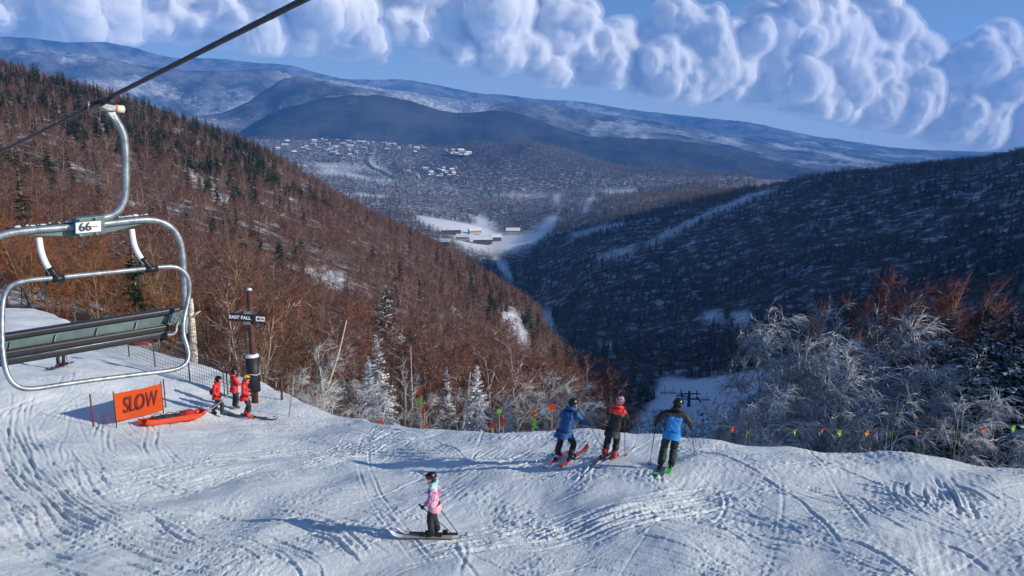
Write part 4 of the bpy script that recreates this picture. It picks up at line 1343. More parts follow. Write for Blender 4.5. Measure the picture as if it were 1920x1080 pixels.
# restraint bar with foot rest
loop = [(4, 640), (4, 590), (8, 556), (22, 535), (52, 526), (100, 521), (180, 513), (260, 505), (318, 500), (340, 506), (353, 522), (355, 548), (349, 580), (344, 606), (345, 630), (351, 650), (353.5, 668), (346, 684), (322, 694),
        (260, 702), (180, 712), (110, 722), (60, 729), (34, 725), (17, 708), (8, 680)]
tube("restraint_bar", [CPT(x, y, -.16 - .25 * max(0, (y - 560) / 170)) for x, y in loop], .0215, M_GALV, chair, 12, 5, True)
for (x, y), pl in (((73, 446), [(73, 446, .0), (77, 470, -.03), (85, 492, -.08), (97, 511, -.13), (108, 521, -.16)]), ((247, 432), [(247, 430, .0), (251, 455, -.03), (259, 475, -.08), (271, 492, -.13), (283, 503, -.16)])):
    arm = tube("bar_arm", [CPT(a, b, c) for a, b, c in pl], .026, M_WHITEPLATE, chair, 12, 5)
    a, b, c = pl[-1]; a2, b2, c2 = pl[-2]
    tube("arm_sleeve", [CPT(a2 - 3, b2 - 8, c2 + .01), CPT((a + a2) / 2, (b + b2) / 2, (c + c2) / 2), CPT(a, b, c)], .031, M_BLACK, chair, 10, 3)
    tube("bar_clamp", [CPT(a - 10, b + 2, c), CPT(a + 12, b + .4, c)], .034, M_BLACK, chair, 10)
    prism("strap", [CPT(a - 23, b - 12, c + .05), CPT(a - 18, b - 14, c + .05), CPT(a - 19, b + 36, c + .05), CPT(a - 22, b + 37, c + .05)], E_T * .02, M_BLACK, chair)
# seat
def rail(name, pl, pr, h, t0, t1, m_, bev=.01):
    (x0, y0), (x1, y1) = pl, pr
    return prism(name, [CPT(x0, y0, t0), CPT(x1, y1, t0), CPT(x1, y1 + h * .86, t0), CPT(x0, y0 + h, t0)], E_T * (t1 - t0), m_, chair, bev)


rail("seat_top_pad", (-60, 639), (339, 577), 11.5, -.02, .10, M_BLACK, .015)
rail("seat_pan", (-60, 651), (336, 587.5), 20, .02, .05, M_GALV_TEAL, .004)
tube("seat_lip", [CPT(-60, 670.5, -.01), CPT(140, 638, -.01), CPT(326, 606, -.01)], .011, M_GALV, chair, 8)
for x in (20, 105, 183, 257, 318):
    y = 651 - (x + 60) * 63.5 / 396
    prism("seat_rib", [CPT(x, y + 3, -.005), CPT(x + 1.4, y + 3, -.005), CPT(x - 2, y + 16, -.005), CPT(x - 3.4, y + 16, -.005)], E_T * .02, M_GALV, chair)
rail("seat_front_pad", (-60, 671), (318, 609), 14, -.06, .10, M_BLACK, .015)
rail("seat_lower_pad", (-60, 687), (316, 622.5), 12, -.03, .12, M_BLACK, .012)
tube("seat_edge_trim", [CPT(-60, 686.5, -.05), CPT(318, 621.5, -.05)], .006, M_GALV, chair, 6)
prism("end_plate", [CPT(316, 590, -.02), CPT(346, 580, -.02), CPT(347, 604, -.02), CPT(334, 611, -.02), CPT(322, 609, -.02)], E_T * .03, M_GALV_TEAL, chair, .004)
tube("end_bracket", [CPT(334, 604, -.03), CPT(331, 612, -.04), CPT(330, 621, -.05), CPT(323, 627, -.05), CPT(312, 627, -.04)], .014, M_GALV, chair, 8, 4)
for x, y in ((330, 596), (341, 592), (328, 604)):
    tube("bolt", [CPT(x, y, -.035), CPT(x, y, -.01)], .010, M_GALV, chair, 8)
tag(chair, "empty galvanised lift chair with number 66 hanging from the rope at left", "lift chair")


def text_mesh(body, size, material, extrude=0.0, bold=0.0):
    cu = bpy.data.curves.new("lettering", 'FONT'); cu.body = body; cu.size = size; cu.extrude = extrude; cu.offset = bold
    cu.align_x = 'CENTER'; cu.align_y = 'CENTER'
    o = bpy.data.objects.new("lettering", cu); link(o)
    dg = bpy.context.evaluated_depsgraph_get(); dg.update()
    me = bpy.data.meshes.new_from_object(o.evaluated_get(dg))
    bpy.data.objects.remove(o); me.materials.clear(); me.materials.append(material)
    return me


def place_text(body, size, material, center, right, upv, parent, name="lettering", lift=0.004, bold=0.0):
    right = Vector(right).normalized(); upv = Vector(upv); upv = (upv - right * upv.dot(right)).normalized(); nrm = right.cross(upv)
    M = Matrix((right, upv, nrm)).transposed().to_4x4(); M.translation = Vector(center) + nrm * lift
    me = text_mesh(body, size, material, 0.002, bold)
    if parent is not None:
        M.translation -= Vector(parent.location)
    me.transform(M)
    o = bpy.data.objects.new(name, me); link(o); o.parent = parent
    return o


pr_ = CPT(189, 414, -.115) - CPT(142, 418, -.115); pu_ = Vector((0, 0, 1))
place_text("66", .105, M_PRINT, CPT(159.5, 426, -.118), pr_, pu_, chair, lift=.006, bold=.001)
prism("print_line", [CPT(172, 424.2, -.124), CPT(184, 423.2, -.124), CPT(184, 424.4, -.124), CPT(172, 425.4, -.124)], E_T * .002, M_PRINT, chair)

# --- second lift far below: tower, chairs, cables
M_DARKSTEEL = mat("dark_steel", (0.06, 0.065, 0.075), 0.6, 0.3)
TW = at_r(1290, 790, 232); TW.z = float(far_z(TW.x, TW.y)) - .5
tower = empty("lift_tower", TW)
top_t = at_r(1290, 733, 232)
prism_w = 0.5
tube("mast", [TW, Vector((TW.x, TW.y, top_t.z))], [.55, .38], M_DARKSTEEL, tower, 10)
for dz, hw in ((-.9, 3.3), (-2.6, 3.3)):
    tube("crossarm", [Vector((TW.x - hw, TW.y, top_t.z + dz)), Vector((TW.x + hw, TW.y, top_t.z + dz))], .22, M_DARKSTEEL, tower, 8)
for sx in (-1, 1):
    tube("sheave_train", [Vector((TW.x + sx * 3.2, TW.y - 2, top_t.z - 2.9)), Vector((TW.x + sx * 3.2, TW.y + 2, top_t.z - 2.9))], .28, M_DARKSTEEL, tower, 8)
    tube("lifting_frame", [Vector((TW.x + sx * 2.4, TW.y, top_t.z - 2.6)), Vector((TW.x + sx * 2.4, TW.y, top_t.z + .3))], .14, M_DARKSTEEL, tower, 6)
tag(tower, "dark lift tower with crossarm standing on the shaded snow run below", "lift tower")
far_ch = [(1245, 738, 250, "leftmost, beside the wood edge"), (1261, 738, 245, "second from the left"), (1275, 743, 238, "just left of the tower"), (1284, 745, 260, "small one close to the tower mast"), (1305, 750, 230, "just right of the tower"), (1323, 751, 226, "rightmost")]
chroot = None
for px, py, r, where in far_ch:
    p = at_r(px, py, r)
    e = empty("lift_chair", p)
    dx = Vector((1, 0, 0)); up = Vector((0, 0, 1))
    if chroot is None:
        parts = [tube("hanger", [p + up * 2.9, p + up * 1.2 + dx * .25, p + up * .9], .07, M_DARKSTEEL, e, 6),
                 prism("seat", [p - dx * 1.2, p + dx * 1.2, p + dx * 1.2 + up * .25, p - dx * 1.2 + up * .25], (0, .6, 0), M_DARKSTEEL, e),
                 tube("frame", [p - dx * 1.2, p - dx * 1.2 + up * .9, p + dx * 1.2 + up * .9, p + dx * 1.2], .06, M_DARKSTEEL, e, 6)]
        chroot = parts
    else:
        for q in chroot:
            c = q.copy(); link(c); c.parent = e
    tag(e, "tiny chair of the far lift, " + where, "lift chair", "chairs of the far lift")
# ================================================================== PEOPLE AND THEIR GEAR
M_SKIN = mat("skin", (0.55, 0.32, 0.24), 0.55)
M_DARKPANT = mat("charcoal_trousers", (0.022, 0.024, 0.030), 0.75, noise=.3, nscale=8, bump=.3, bscale=14)
M_BLACKJ = mat("black_shell", (0.014, 0.015, 0.019), 0.6, noise=.3, nscale=8, bump=.3, bscale=12)
M_NAVY = mat("dark_blue_jacket", (0.012, 0.085, 0.24), 0.6, noise=.22, nscale=7, bump=.4, bscale=11)
M_SKYBLUE = mat("bright_blue_jacket", (0.02, 0.24, 0.62), 0.6, noise=.15, nscale=7, bump=.4, bscale=11)
M_REDJ = mat("red_patrol_jacket", (0.62, 0.022, 0.016), 0.6, noise=.2, nscale=8, bump=.4, bscale=11)
M_REDYOKE = mat("scarlet_yoke", (0.75, 0.045, 0.02), 0.6, noise=.1)
M_BOOT = mat("dark_boot", (0.02, 0.02, 0.022), 0.4)
M_REDBOOT = mat("red_boot", (0.62, 0.04, 0.02), 0.4)
M_HELM = mat("black_helmet", (0.010, 0.010, 0.012), 0.3)
M_YHELM = mat("yellow_helmet", (0.65, 0.48, 0.03), 0.35)
M_LENS = mat("goggle_lens", (0.30, 0.07, 0.02), 0.12, 0.5)
M_PINKLENS = mat("pink_lens", (0.60, 0.05, 0.09), 0.15, 0.3)
M_GLOVE = mat("black_glove", (0.013, 0.013, 0.015), 0.7)
M_SKI_RED = mat("red_ski", (0.55, 0.03, 0.02), 0.35)
M_SKI_WHITE = mat("white_ski", (0.72, 0.72, 0.72), 0.35)
M_SKI_GREEN = mat("green_ski", (0.05, 0.55, 0.04), 0.35)
M_SKI_DARK = mat("black_ski", (0.03, 0.03, 0.035), 0.35)
M_SKI_TAN = mat("tan_ski", (0.45, 0.36, 0.27), 0.4)
M_POLE = mat("dark_pole", (0.03, 0.03, 0.035), 0.4, 0.4)


def pattern_mat(name, a, b, c, scale):
    m = bpy.data.materials.new(name); m.use_nodes = True
    t = NT(m.node_tree)
    p = t.n('ShaderNodeBsdfPrincipled'); o = t.n('ShaderNodeOutputMaterial'); t.link(p.outputs[0], o.inputs[0])
    co = t.n('ShaderNodeTexCoord').outputs['Object']
    f = t.noise(co, scale, 3, .6); f2 = t.noise(co, scale * 1.7, 2, .5)
    t.link(t.mix(t.ramp(f2, .52, .56), t.mix(t.ramp(f, .47, .52), a, b), c), p.inputs['Base Color'])
    p.inputs['Roughness'].default_value = 0.6
    return m


M_PINK = pattern_mat("pink_jacket", (0.78, 0.22, 0.32), (0.80, 0.36, 0.44), (0.80, 0.55, 0.60), 7)
M_MINT = pattern_mat("mint_yoke", (0.20, 0.62, 0.52), (0.75, 0.80, 0.78), (0.35, 0.70, 0.62), 8)
M_PURPLE = pattern_mat("purple_print_sleeve", (0.58, 0.18, 0.36), (0.10, 0.10, 0.20), (0.70, 0.35, 0.55), 14)
M_PATHELM = pattern_mat("patterned_helmet", (0.70, 0.70, 0.72), (0.08, 0.06, 0.16), (0.55, 0.06, 0.08), 16)


def skin_mesh(name, verts, edges, radii, root=0, sub=2):
    me = bpy.data.meshes.new(name); me.from_pydata([tuple(v) for v in verts], edges, [])
    o = bpy.data.objects.new(name, me); link(o)
    md = o.modifiers.new('s', 'SKIN'); md.use_smooth_shade = True; md.branch_smoothing = 0.6
    lay = me.skin_vertices[0].data
    for i, r in enumerate(radii):
        rr = r if isinstance(r, (tuple, list)) else (r, r)
        lay[i].radius = rr; lay[i].use_root = (i == root)
    ss = o.modifiers.new('ss', 'SUBSURF'); ss.levels = sub; ss.render_levels = sub
    dg = bpy.context.evaluated_depsgraph_get(); dg.update()
    out = bpy.data.meshes.new_from_object(o.evaluated_get(dg))
    bpy.data.objects.remove(o); bpy.data.meshes.remove(me)
    return out


def ell_mesh(name, c, rad, material, cut=None, seg=20, rings=12, R3=None):
    bm = bmesh.new(); bmesh.ops.create_uvsphere(bm, u_segments=seg, v_segments=rings, radius=1.0)
    if cut:
        bmesh.ops.delete(bm, geom=[v for v in bm.verts if cut(v.co)], context='VERTS')
    for v in bm.verts:
        v.co = Vector((v.co.x * rad[0], v.co.y * rad[1], v.co.z * rad[2]))
        if R3 is not None:
            v.co = R3 @ v.co
        v.co += Vector(c)
    for f in bm.faces:
        f.smooth = True
    me = bpy.data.meshes.new(name); bm.to_mesh(me); bm.free(); me.materials.append(material)
    return me


def glove_mesh():
    """hand closed round an upright pole: palm, four curled fingers of unequal length, thumb"""
    V = [(0, 0, 0), (0.0, .045, 0), (0, .085, 0)]; E = [(0, 1), (1, 2)]; Rr = [.036, (.042, .030), (.040, .026)]
    for k, (z, ln) in enumerate(((.036, .95), (.012, 1.08), (-.013, 1.0), (-.036, .82))):
        b = len(V)
        V += [(-.006, .10, z), (-.030, .115 * (0.95 + .05 * ln), z), (-.052 * ln, .09, z), (-.045 * ln, .062, z)]
        E += [(2, b), (b, b + 1), (b + 1, b + 2), (b + 2, b + 3)]; Rr += [.012, .0115, .011, .009]
    b = len(V)
    V += [(-.022, .030, .030), (-.045, .055, .040), (-.050, .085, .034)]; E += [(1, b), (b, b + 1), (b + 1, b + 2)]; Rr += [.014, .0125, .010]
    return skin_mesh("glove", V, E, Rr, 0, 1)


GLOVE = glove_mesh(); GLOVE.materials.clear(); GLOVE.materials.append(M_GLOVE)

STAND = dict(pelvis=(0, 0, .95), belly=(0, .01, 1.10), chest=(0, .02, 1.28), neck=(0, .02, 1.47), head=(0, .05, 1.60), crown=(0, .05, 1.68),
             sh_l=(-.19, .01, 1.40), el_l=(-.30, .02, 1.16), wr_l=(-.30, .20, .98), sh_r=(.19, .01, 1.40), el_r=(.30, .02, 1.16), wr_r=(.30, .20, .98),
             hip_l=(-.10, 0, .88), kn_l=(-.12, .08, .50), an_l=(-.13, -.02, .13), to_l=(-.14, .16, .06), hip_r=(.10, 0, .88), kn_r=(.12, .08, .50), an_r=(.13, -.02, .13), to_r=(.14, .16, .06))
NAMES = ['pelvis', 'belly', 'chest', 'neck', 'head', 'crown', 'sh_l', 'el_l', 'wr_l', 'sh_r', 'el_r', 'wr_r', 'hip_l', 'kn_l', 'an_l', 'to_l', 'hip_r', 'kn_r', 'an_r', 'to_r']
EDG = [('pelvis', 'belly'), ('belly', 'chest'), ('chest', 'neck'), ('neck', 'head'), ('head', 'crown'), ('chest', 'sh_l'), ('sh_l', 'el_l'), ('el_l', 'wr_l'), ('chest', 'sh_r'), ('sh_r', 'el_r'), ('el_r', 'wr_r'),
       ('pelvis', 'hip_l'), ('hip_l', 'kn_l'), ('kn_l', 'an_l'), ('an_l', 'to_l'), ('pelvis', 'hip_r'), ('hip_r', 'kn_r'), ('kn_r', 'an_r'), ('an_r', 'to_r')]
RAD = dict(pelvis=(.185, .145), belly=(.185, .145), chest=(.20, .15), neck=.075, head=.098, crown=.08, sh_l=.105, el_l=.075, wr_l=.055, sh_r=.105, el_r=.075, wr_r=.055,
           hip_l=.125, kn_l=.092, an_l=.088, to_l=.060, hip_r=.125, kn_r=.092, an_r=.088, to_r=.060)


YOKE_H = .36


def person(label, pos, heading, height, pose, mats, helmet, lens, tilt=(0, 0), head_yaw=0.0, group=None, hem=0.80, yoke=None, sleeve=None, pack=None, bulk=1.0):
    """mats: jacket, trousers, boots. heading: yaw of the forward axis (0 = +y, away from the lookout)"""
    J = dict(STAND); J.update(pose)
    s = height / 1.75
    root = empty("person", pos, heading); root.scale = (s, s, s); root.rotation_euler = (tilt[0], tilt[1], heading)
    body = skin_mesh("body", [J[n] for n in NAMES], [(NAMES.index(a), NAMES.index(b)) for a, b in EDG],
                     [tuple(q * bulk for q in RAD[n]) if isinstance(RAD[n], tuple) else RAD[n] * (bulk if n not in ('head', 'crown', 'neck') else 1) for n in NAMES], sub=3)
    body.materials.clear()
    allm = [mats[0], mats[1], mats[2], M_SKIN, yoke or mats[0], sleeve or mats[0], M_BLACKJ]
    for q in allm:
        body.materials.append(q)
    segs = [(np.array(J[a]), np.array(J[b]), a, b) for a, b in EDG]
    pel = np.array(J['pelvis']); ch = np.array(J['chest'])
    axis = unit(np.array(J['neck']) - pel); hem_s = -.14
    # creased cloth
    nv = len(body.vertices); vc = np.empty(nv * 3); body.vertices.foreach_get('co', vc); vc = vc.reshape(-1, 3)
    vn = np.empty(nv * 3); body.vertices.foreach_get('normal', vn); vn = vn.reshape(-1, 3)
    cr = (np.abs(noise3(vc * np.array([1, 1, 1.8]) + height * 7, .10, 5)) - .3) * .022 + (noise3(vc + height * 3, .045, 6)) * .004
    cr *= np.where(vc[:, 2] > J['neck'][2] + .03, 0.1, 1)
    body.vertices.foreach_set('co', (vc + vn * cr[:, None]).ravel()); body.update()
    npoly = len(body.polygons); C = np.empty(npoly * 3); body.polygons.foreach_get('center', C); C = C.reshape(-1, 3)
    D = []
    for a, b, _, _ in segs:
        t_ = np.clip(((C - a) @ (b - a)) / (np.dot(b - a, b - a) + 1e-9), 0, 1); D.append(np.linalg.norm(C - a - t_[:, None] * (b - a), axis=1))
    near_i = np.argmin(np.array(D), 0); al = (C - pel) @ axis
    hd_ = np.array(J['head']); fw = np.array([-math.sin(head_yaw), math.cos(head_yaw), 0]); hf = (C - hd_) @ fw
    out_k = np.zeros(npoly, np.int32)
    for q in range(npoly):
        nb_ = segs[near_i[q]][3]; along = al[q]
        if nb_ in ('el_l', 'wr_l', 'el_r', 'wr_r'):
            k = 5
        elif nb_ in ('head', 'crown'):
            k = 3 if hf[q] > .03 else 6
        elif nb_[:2] == 'to' or (nb_[:2] == 'an' and C[q, 2] < .27):
            k = 2
        elif nb_[:2] in ('an', 'kn'):
            k = 1 if along < hem_s or nb_[:2] == 'an' else 0
        else:
            k = 0 if along > hem_s else 1
        if k == 0 and yoke is not None and along > YOKE_H:
            k = 4
        out_k[q] = k
    body.polygons.foreach_set('material_index', out_k)
    o = bpy.data.objects.new("body", body); link(o); o.parent = root
    # jacket skirt below the waist
    V, F = [], []
    n = 20
    Zl = [(-.02, 1.02), (-.10, 1.05), (-.185, 1.10)]
    for zz, k in Zl:
        for j in range(n):
            a = 2 * math.pi * j / n
            base = pel + axis * zz
            V.append(tuple(base + np.array([math.cos(a) * .195 * bulk * k, math.sin(a) * .158 * bulk * k, .012 * math.sin(3 * a)])))
    for i in range(2):
        for j in range(n):
            F.append((i * n + j, i * n + (j + 1) % n, (i + 1) * n + (j + 1) % n, (i + 1) * n + j))
    sk = mesh_obj("jacket_hem", V, F, mats[0], root, True)
    # helmet, goggles
    hc = (Vector(J['head']) + Vector(J['crown'])) / 2 + Vector((0, -.005, .01))
    RY = Matrix.Rotation(head_yaw, 3, 'Z')
    hm_ = bpy.data.objects.new("helmet", ell_mesh("helmet", hc, (.118, .138, .128), helmet, lambda c: c.z < -.42 - .35 * max(0, -c.y) or (c.y > .45 and c.z < .28), R3=RY)); link(hm_); hm_.parent = root
    gg = ell_mesh("goggles", hc + RY @ Vector((0, .022, -.012)), (.105, .120, .062), lens, lambda c: c.y < .05, R3=RY)
    go_ = bpy.data.objects.new("goggles", gg); link(go_); go_.parent = root
    st = []
    for j in range(24):
        a = 2 * math.pi * j / 24; st.append(hc + RY @ Vector((math.cos(a) * .121, math.sin(a) * .141, -.005)))
    so = bpy.data.objects.new("goggle_strap", tube_mesh("goggle_strap", st, .012, M_BLACK, 6, 0, True)); link(so); so.parent = go_
    br = bpy.data.objects.new("helmet_brim", ell_mesh("helmet_brim", hc + RY @ Vector((0, .06, .045)), (.10, .10, .018), helmet, lambda c: c.y < -.1, R3=RY)); link(br); br.parent = hm_
    # nose and chin so the face reads
    fc = ell_mesh("face", hc + RY @ Vector((0, .072, -.075)), (.052, .042, .055), M_SKIN, None, 12, 8, RY)
    nb_ = bmesh.new(); nb_.from_mesh(fc)
    bmesh.ops.create_cone(nb_, cap_ends=True, segments=6, radius1=.018, radius2=.006, depth=.04, matrix=Matrix.Translation(hc + RY @ Vector((0, .118, -.055))) @ RY.to_4x4() @ Matrix.Rotation(R(60), 4, 'X'))
    nb_.to_mesh(fc); nb_.free()
    fo_ = bpy.data.objects.new("face", fc); link(fo_); fo_.parent = root
    # hood / collar behind the neck
    nk = Vector(J['neck'])
    cl = [nk + Vector((math.cos(a) * .105, math.sin(a) * .10 - .02, .02 + .035 * -math.sin(a))) for a in np.arange(14) * math.pi / 7]
    co_ = bpy.data.objects.new("collar", tube_mesh("collar", cl, [.045] * 14, yoke or mats[0], 8, 0, True)); link(co_); co_.parent = root
    hands = {}
    for sd in ('l', 'r'):
        wv = Vector(J['wr_' + sd]); fore = (wv - Vector(J['el_' + sd])).normalized()
        up = Vector((0, 0, 1)); up = (up - fore * up.dot(fore)).normalized(); xx = fore.cross(up)
        if sd == 'l':
            xx = xx
        Mh = Matrix((xx, fore, up)).transposed().to_4x4(); Mh.translation = wv
        go = bpy.data.objects.new("glove", GLOVE); link(go); go.parent = root; go.matrix_local = Mh
        if sd == 'l':
            go.scale = (-1, 1, 1)
        hands[sd] = Mh @ Vector((.03 if sd == 'l' else -.03, .07, 0))
    if pack:
        pk = bmesh.new(); bmesh.ops.create_cube(pk, size=1.0)
        for v in pk.verts:
            v.co = Vector((v.co.x * .26, v.co.y * .13, v.co.z * .20)) + Vector(J['belly']) + Vector((0, -.20, -.04))
        bmesh.ops.bevel(pk, geom=list(pk.edges), offset=.035, segments=3, affect='EDGES')
        me = bpy.data.meshes.new("waist_pack"); pk.to_mesh(me); pk.free(); me.materials.append(pack)
        po = bpy.data.objects.new("waist_pack", me); link(po); po.parent = root
    tag(root, label, "person", group)
    bpy.context.view_layer.update()
    W = Matrix.LocRotScale(Vector(pos), root.rotation_euler, root.scale)
    return root, {k: W @ v for k, v in hands.items()}, W, J


def ski(label, toe, heading, length, top, tip_m, pitch=0.0, tail=.46, base=M_SKI_DARK, roll=0.0, group=None):
    """toe: world point under the boot; narrow waisted plank with turned-up tip, binding as parts"""
    root = empty("ski", toe, heading); root.rotation_euler = (pitch, roll, heading)
    prof = []
    n = 22
    V, F, mi = [], [], []
    for i in range(n + 1):
        u = i / n; y = -tail * length + u * length
        w_ = .042 + .022 * abs(u - .42) ** 1.3 * 2
        if u > .93:
            w_ *= max(.15, math.sqrt(max(0, 1 - ((u - .93) / .07) ** 2)))
        z = .012 + (.0 if u < .86 else ((u - .86) / .14) ** 2 * .10) + (.0 if u > .04 else .02 * (1 - u / .04))
        for zz in (0, .014):
            V += [(-w_, y, z + zz), (w_, y, z + zz)]
    for i in range(n):
        a = i * 4; b = a + 4
        F += [(a + 2, a + 3, b + 3, b + 2), (a + 1, a, b, b + 1), (a, a + 2, b + 2, b), (a + 3, a + 1, b + 1, b + 3)]
        mi += [1 if i > n * .8 or i < n * .12 else 0, 2, 2, 2]
    F += [(0, 1, 3, 2), (n * 4 + 2, n * 4 + 3, n * 4 + 1, n * 4)]; mi += [1, 1]
    o = mesh_obj("plank", V, F, [top, tip_m, base], root)
    o.data.polygons.foreach_set('material_index', mi)
    for y0, l_, h_ in ((.14, .07, .05), (-.20, .09, .07)):
        bm = bmesh.new(); bmesh.ops.create_cube(bm, size=1)
        for v in bm.verts:
            v.co = Vector((v.co.x * .055 * (1 if v.co.z < 0 else .75), v.co.y * l_ + y0, v.co.z * h_ + .028 + h_ / 2))
        me = bpy.data.meshes.new("binding"); bm.to_mesh(me); bm.free(); me.materials.append(M_BLACK)
        b = bpy.data.objects.new("binding", me); link(b); b.parent = root
    tag(root, label, "ski", group)
    return root


def ski_pole(label, hand, tip, color=M_POLE, over=.10):
    hand = Vector(hand); tip = Vector(tip); d = (tip - hand).normalized()
    root = empty("ski_pole", tip)
    tube("shaft", [hand, tip], [.010, .007], color, root, 6)
    tube("grip", [hand - d * over, hand + d * .06], [.017, .014], M_BLACK, root, 8)
    bp = tip - d * .06
    a = d.orthogonal().normalized(); b = d.cross(a)
    tube("basket", [bp + (a * math.cos(t_) + b * math.sin(t_)) * .045 for t_ in np.arange(10) * .628], .009, M_BLACK, root, 5, 0, True)
    tag(root, label, "ski pole")
    return root


def snow_pt(px, py, lift=0.0):
    p = on_piste(px, py); p.z = piste_z(p.x, p.y) + lift
    return p


def feet_height(px, py_feet, py_head):
    p = on_piste(px, py_feet)
    # height whose top projects to py_head
    h = 1.6
    for _ in range(30):
        _, q = project(p.x, p.y, p.z + h); h += (q - py_head) * 0.005
    return h


def gear(W, J, side, heading, length, label, top, tip_m, pitch=0.0, base=M_SKI_DARK, tail=.46, yaw=0.0):
    a = W @ Vector(J['an_' + side]); t_ = W @ Vector(J['to_' + side])
    c = (a + t_) / 2
    c.z = piste_z(c.x, c.y) + .035
    return ski(label, c, heading + yaw, length, top, tip_m, pitch, tail, base)


def ground_pitch(p, heading, L=.6):
    d = Vector((-math.sin(heading), math.cos(heading)))
    z1 = float(near_z(p.x + d.x * L, p.y + d.y * L)); z0 = float(near_z(p.x - d.x * L, p.y - d.y * L))
    return math.atan2(z1 - z0, 2 * L)


# --- skier in bright blue, seen from behind, leaning right into a turn
p = snow_pt(1247, 884, .03)
hd = R(-6)
root, H_, W_, J_ = person("skier in bright blue jacket with black sleeves, seen from behind leaning right", p, hd, feet_height(1247, 884, 756),
    dict(kn_l=(-.11, .10, .50), kn_r=(.13, .10, .50), sh_l=(-.20, .0, 1.40), el_l=(-.40, -.02, 1.20), wr_l=(-.42, .14, 1.02), el_r=(.38, .02, 1.18), wr_r=(.46, .20, 1.06), head=(.01, .05, 1.60), crown=(.01, .05, 1.68)),
    (M_SKYBLUE, M_DARKPANT, M_BOOT), M_HELM, M_LENS, (R(-3), R(9)), R(-40), yoke=M_BLACKJ, sleeve=M_BLACKJ, bulk=1.06)
root.children[0]['label'] = "bright blue back with black shoulders and sleeves"
gear(W_, J_, 'l', hd - R(14), 1.5, "dark green-tailed left ski of the skier in bright blue", M_SKI_DARK, M_SKI_GREEN, ground_pitch(p, hd))
gear(W_, J_, 'r', hd - R(14), 1.5, "right ski with bright green tail under the skier in bright blue", M_SKI_GREEN, M_SKI_GREEN, ground_pitch(p, hd))
ski_pole("dark left pole of the skier in bright blue", H_['l'], snow_pt(1218, 868))
ski_pole("dark right pole of the skier in bright blue", H_['r'], snow_pt(1303, 857))

# --- skier with red shoulders
p = snow_pt(1141, 862, .03); hd = R(-20)
root, H_, W_, J_ = person("skier in black jacket with red shoulders and red boots, seen from behind", p, hd, feet_height(1141, 862, 745),
    dict(pelvis=(0, -.06, .90), belly=(0, .02, 1.06), chest=(.0, .12, 1.24), neck=(0, .18, 1.42), head=(0, .24, 1.54), crown=(0, .25, 1.62), sh_l=(-.18, .12, 1.36), sh_r=(.18, .12, 1.36), el_l=(-.26, .26, 1.14), wr_l=(-.20, .46, 1.12),
         el_r=(.26, .26, 1.14), wr_r=(.20, .46, 1.12), hip_l=(-.1, -.06, .84), hip_r=(.1, -.06, .84), kn_l=(-.12, .12, .49), kn_r=(.12, .12, .49)),
    (M_BLACKJ, M_BLACKJ, M_REDBOOT), M_PATHELM, M_LENS, (0, R(8)), 0, yoke=M_REDYOKE)
gear(W_, J_, 'l', hd - R(14), 1.7, "white-tailed left ski of the skier with red shoulders", M_SKI_DARK, M_SKI_WHITE, ground_pitch(p, hd), tail=.55)
gear(W_, J_, 'r', hd - R(14), 1.7, "white-tailed right ski of the skier with red shoulders", M_SKI_WHITE, M_SKI_WHITE, ground_pitch(p, hd), tail=.55)
ski_pole("left pole of the skier with red shoulders, held forward", H_['l'], snow_pt(1130, 848))
ski_pole("right pole of the skier with red shoulders, trailing right", H_['r'], snow_pt(1172, 852))

# --- skier in dark blue
p = snow_pt(1059, 862, .03); hd = R(-38)
root, H_, W_, J_ = person("skier in dark blue jacket crouching to the right, leftmost of the three by the crest", p, hd, feet_height(1059, 862, 744),
    dict(pelvis=(0, -.12, .86), belly=(.02, -.03, 1.02), chest=(.05, .08, 1.20), neck=(.06, .14, 1.38), head=(.06, .19, 1.50), crown=(.06, .20, 1.58), sh_l=(-.13, .08, 1.31), sh_r=(.24, .10, 1.31), el_l=(-.25, .12, 1.08), wr_l=(-.24, .34, 1.0),
         el_r=(.36, .22, 1.10), wr_r=(.42, .42, .98), hip_l=(-.11, -.12, .80), hip_r=(.11, -.12, .80), kn_l=(-.20, .08, .47), kn_r=(.18, .12, .47), an_l=(-.22, -.06, .13), an_r=(.20, -.04, .13), to_l=(-.22, .12, .06), to_r=(.20, .14, .06)),
    (M_NAVY, M_DARKPANT, M_BOOT), M_HELM, M_LENS, (0, R(2)), R(-20))
gear(W_, J_, 'l', hd + R(8), 1.65, "red left ski of the skier in dark blue", M_SKI_RED, M_SKI_WHITE, ground_pitch(p, hd))
gear(W_, J_, 'r', hd + R(8), 1.65, "red right ski of the skier in dark blue", M_SKI_RED, M_SKI_RED, ground_pitch(p, hd))
ski_pole("left pole of the skier in dark blue", H_['l'], snow_pt(1035, 850))
ski_pole("right pole of the skier in dark blue, reaching towards the red-shouldered skier", H_['r'], snow_pt(1131, 838))

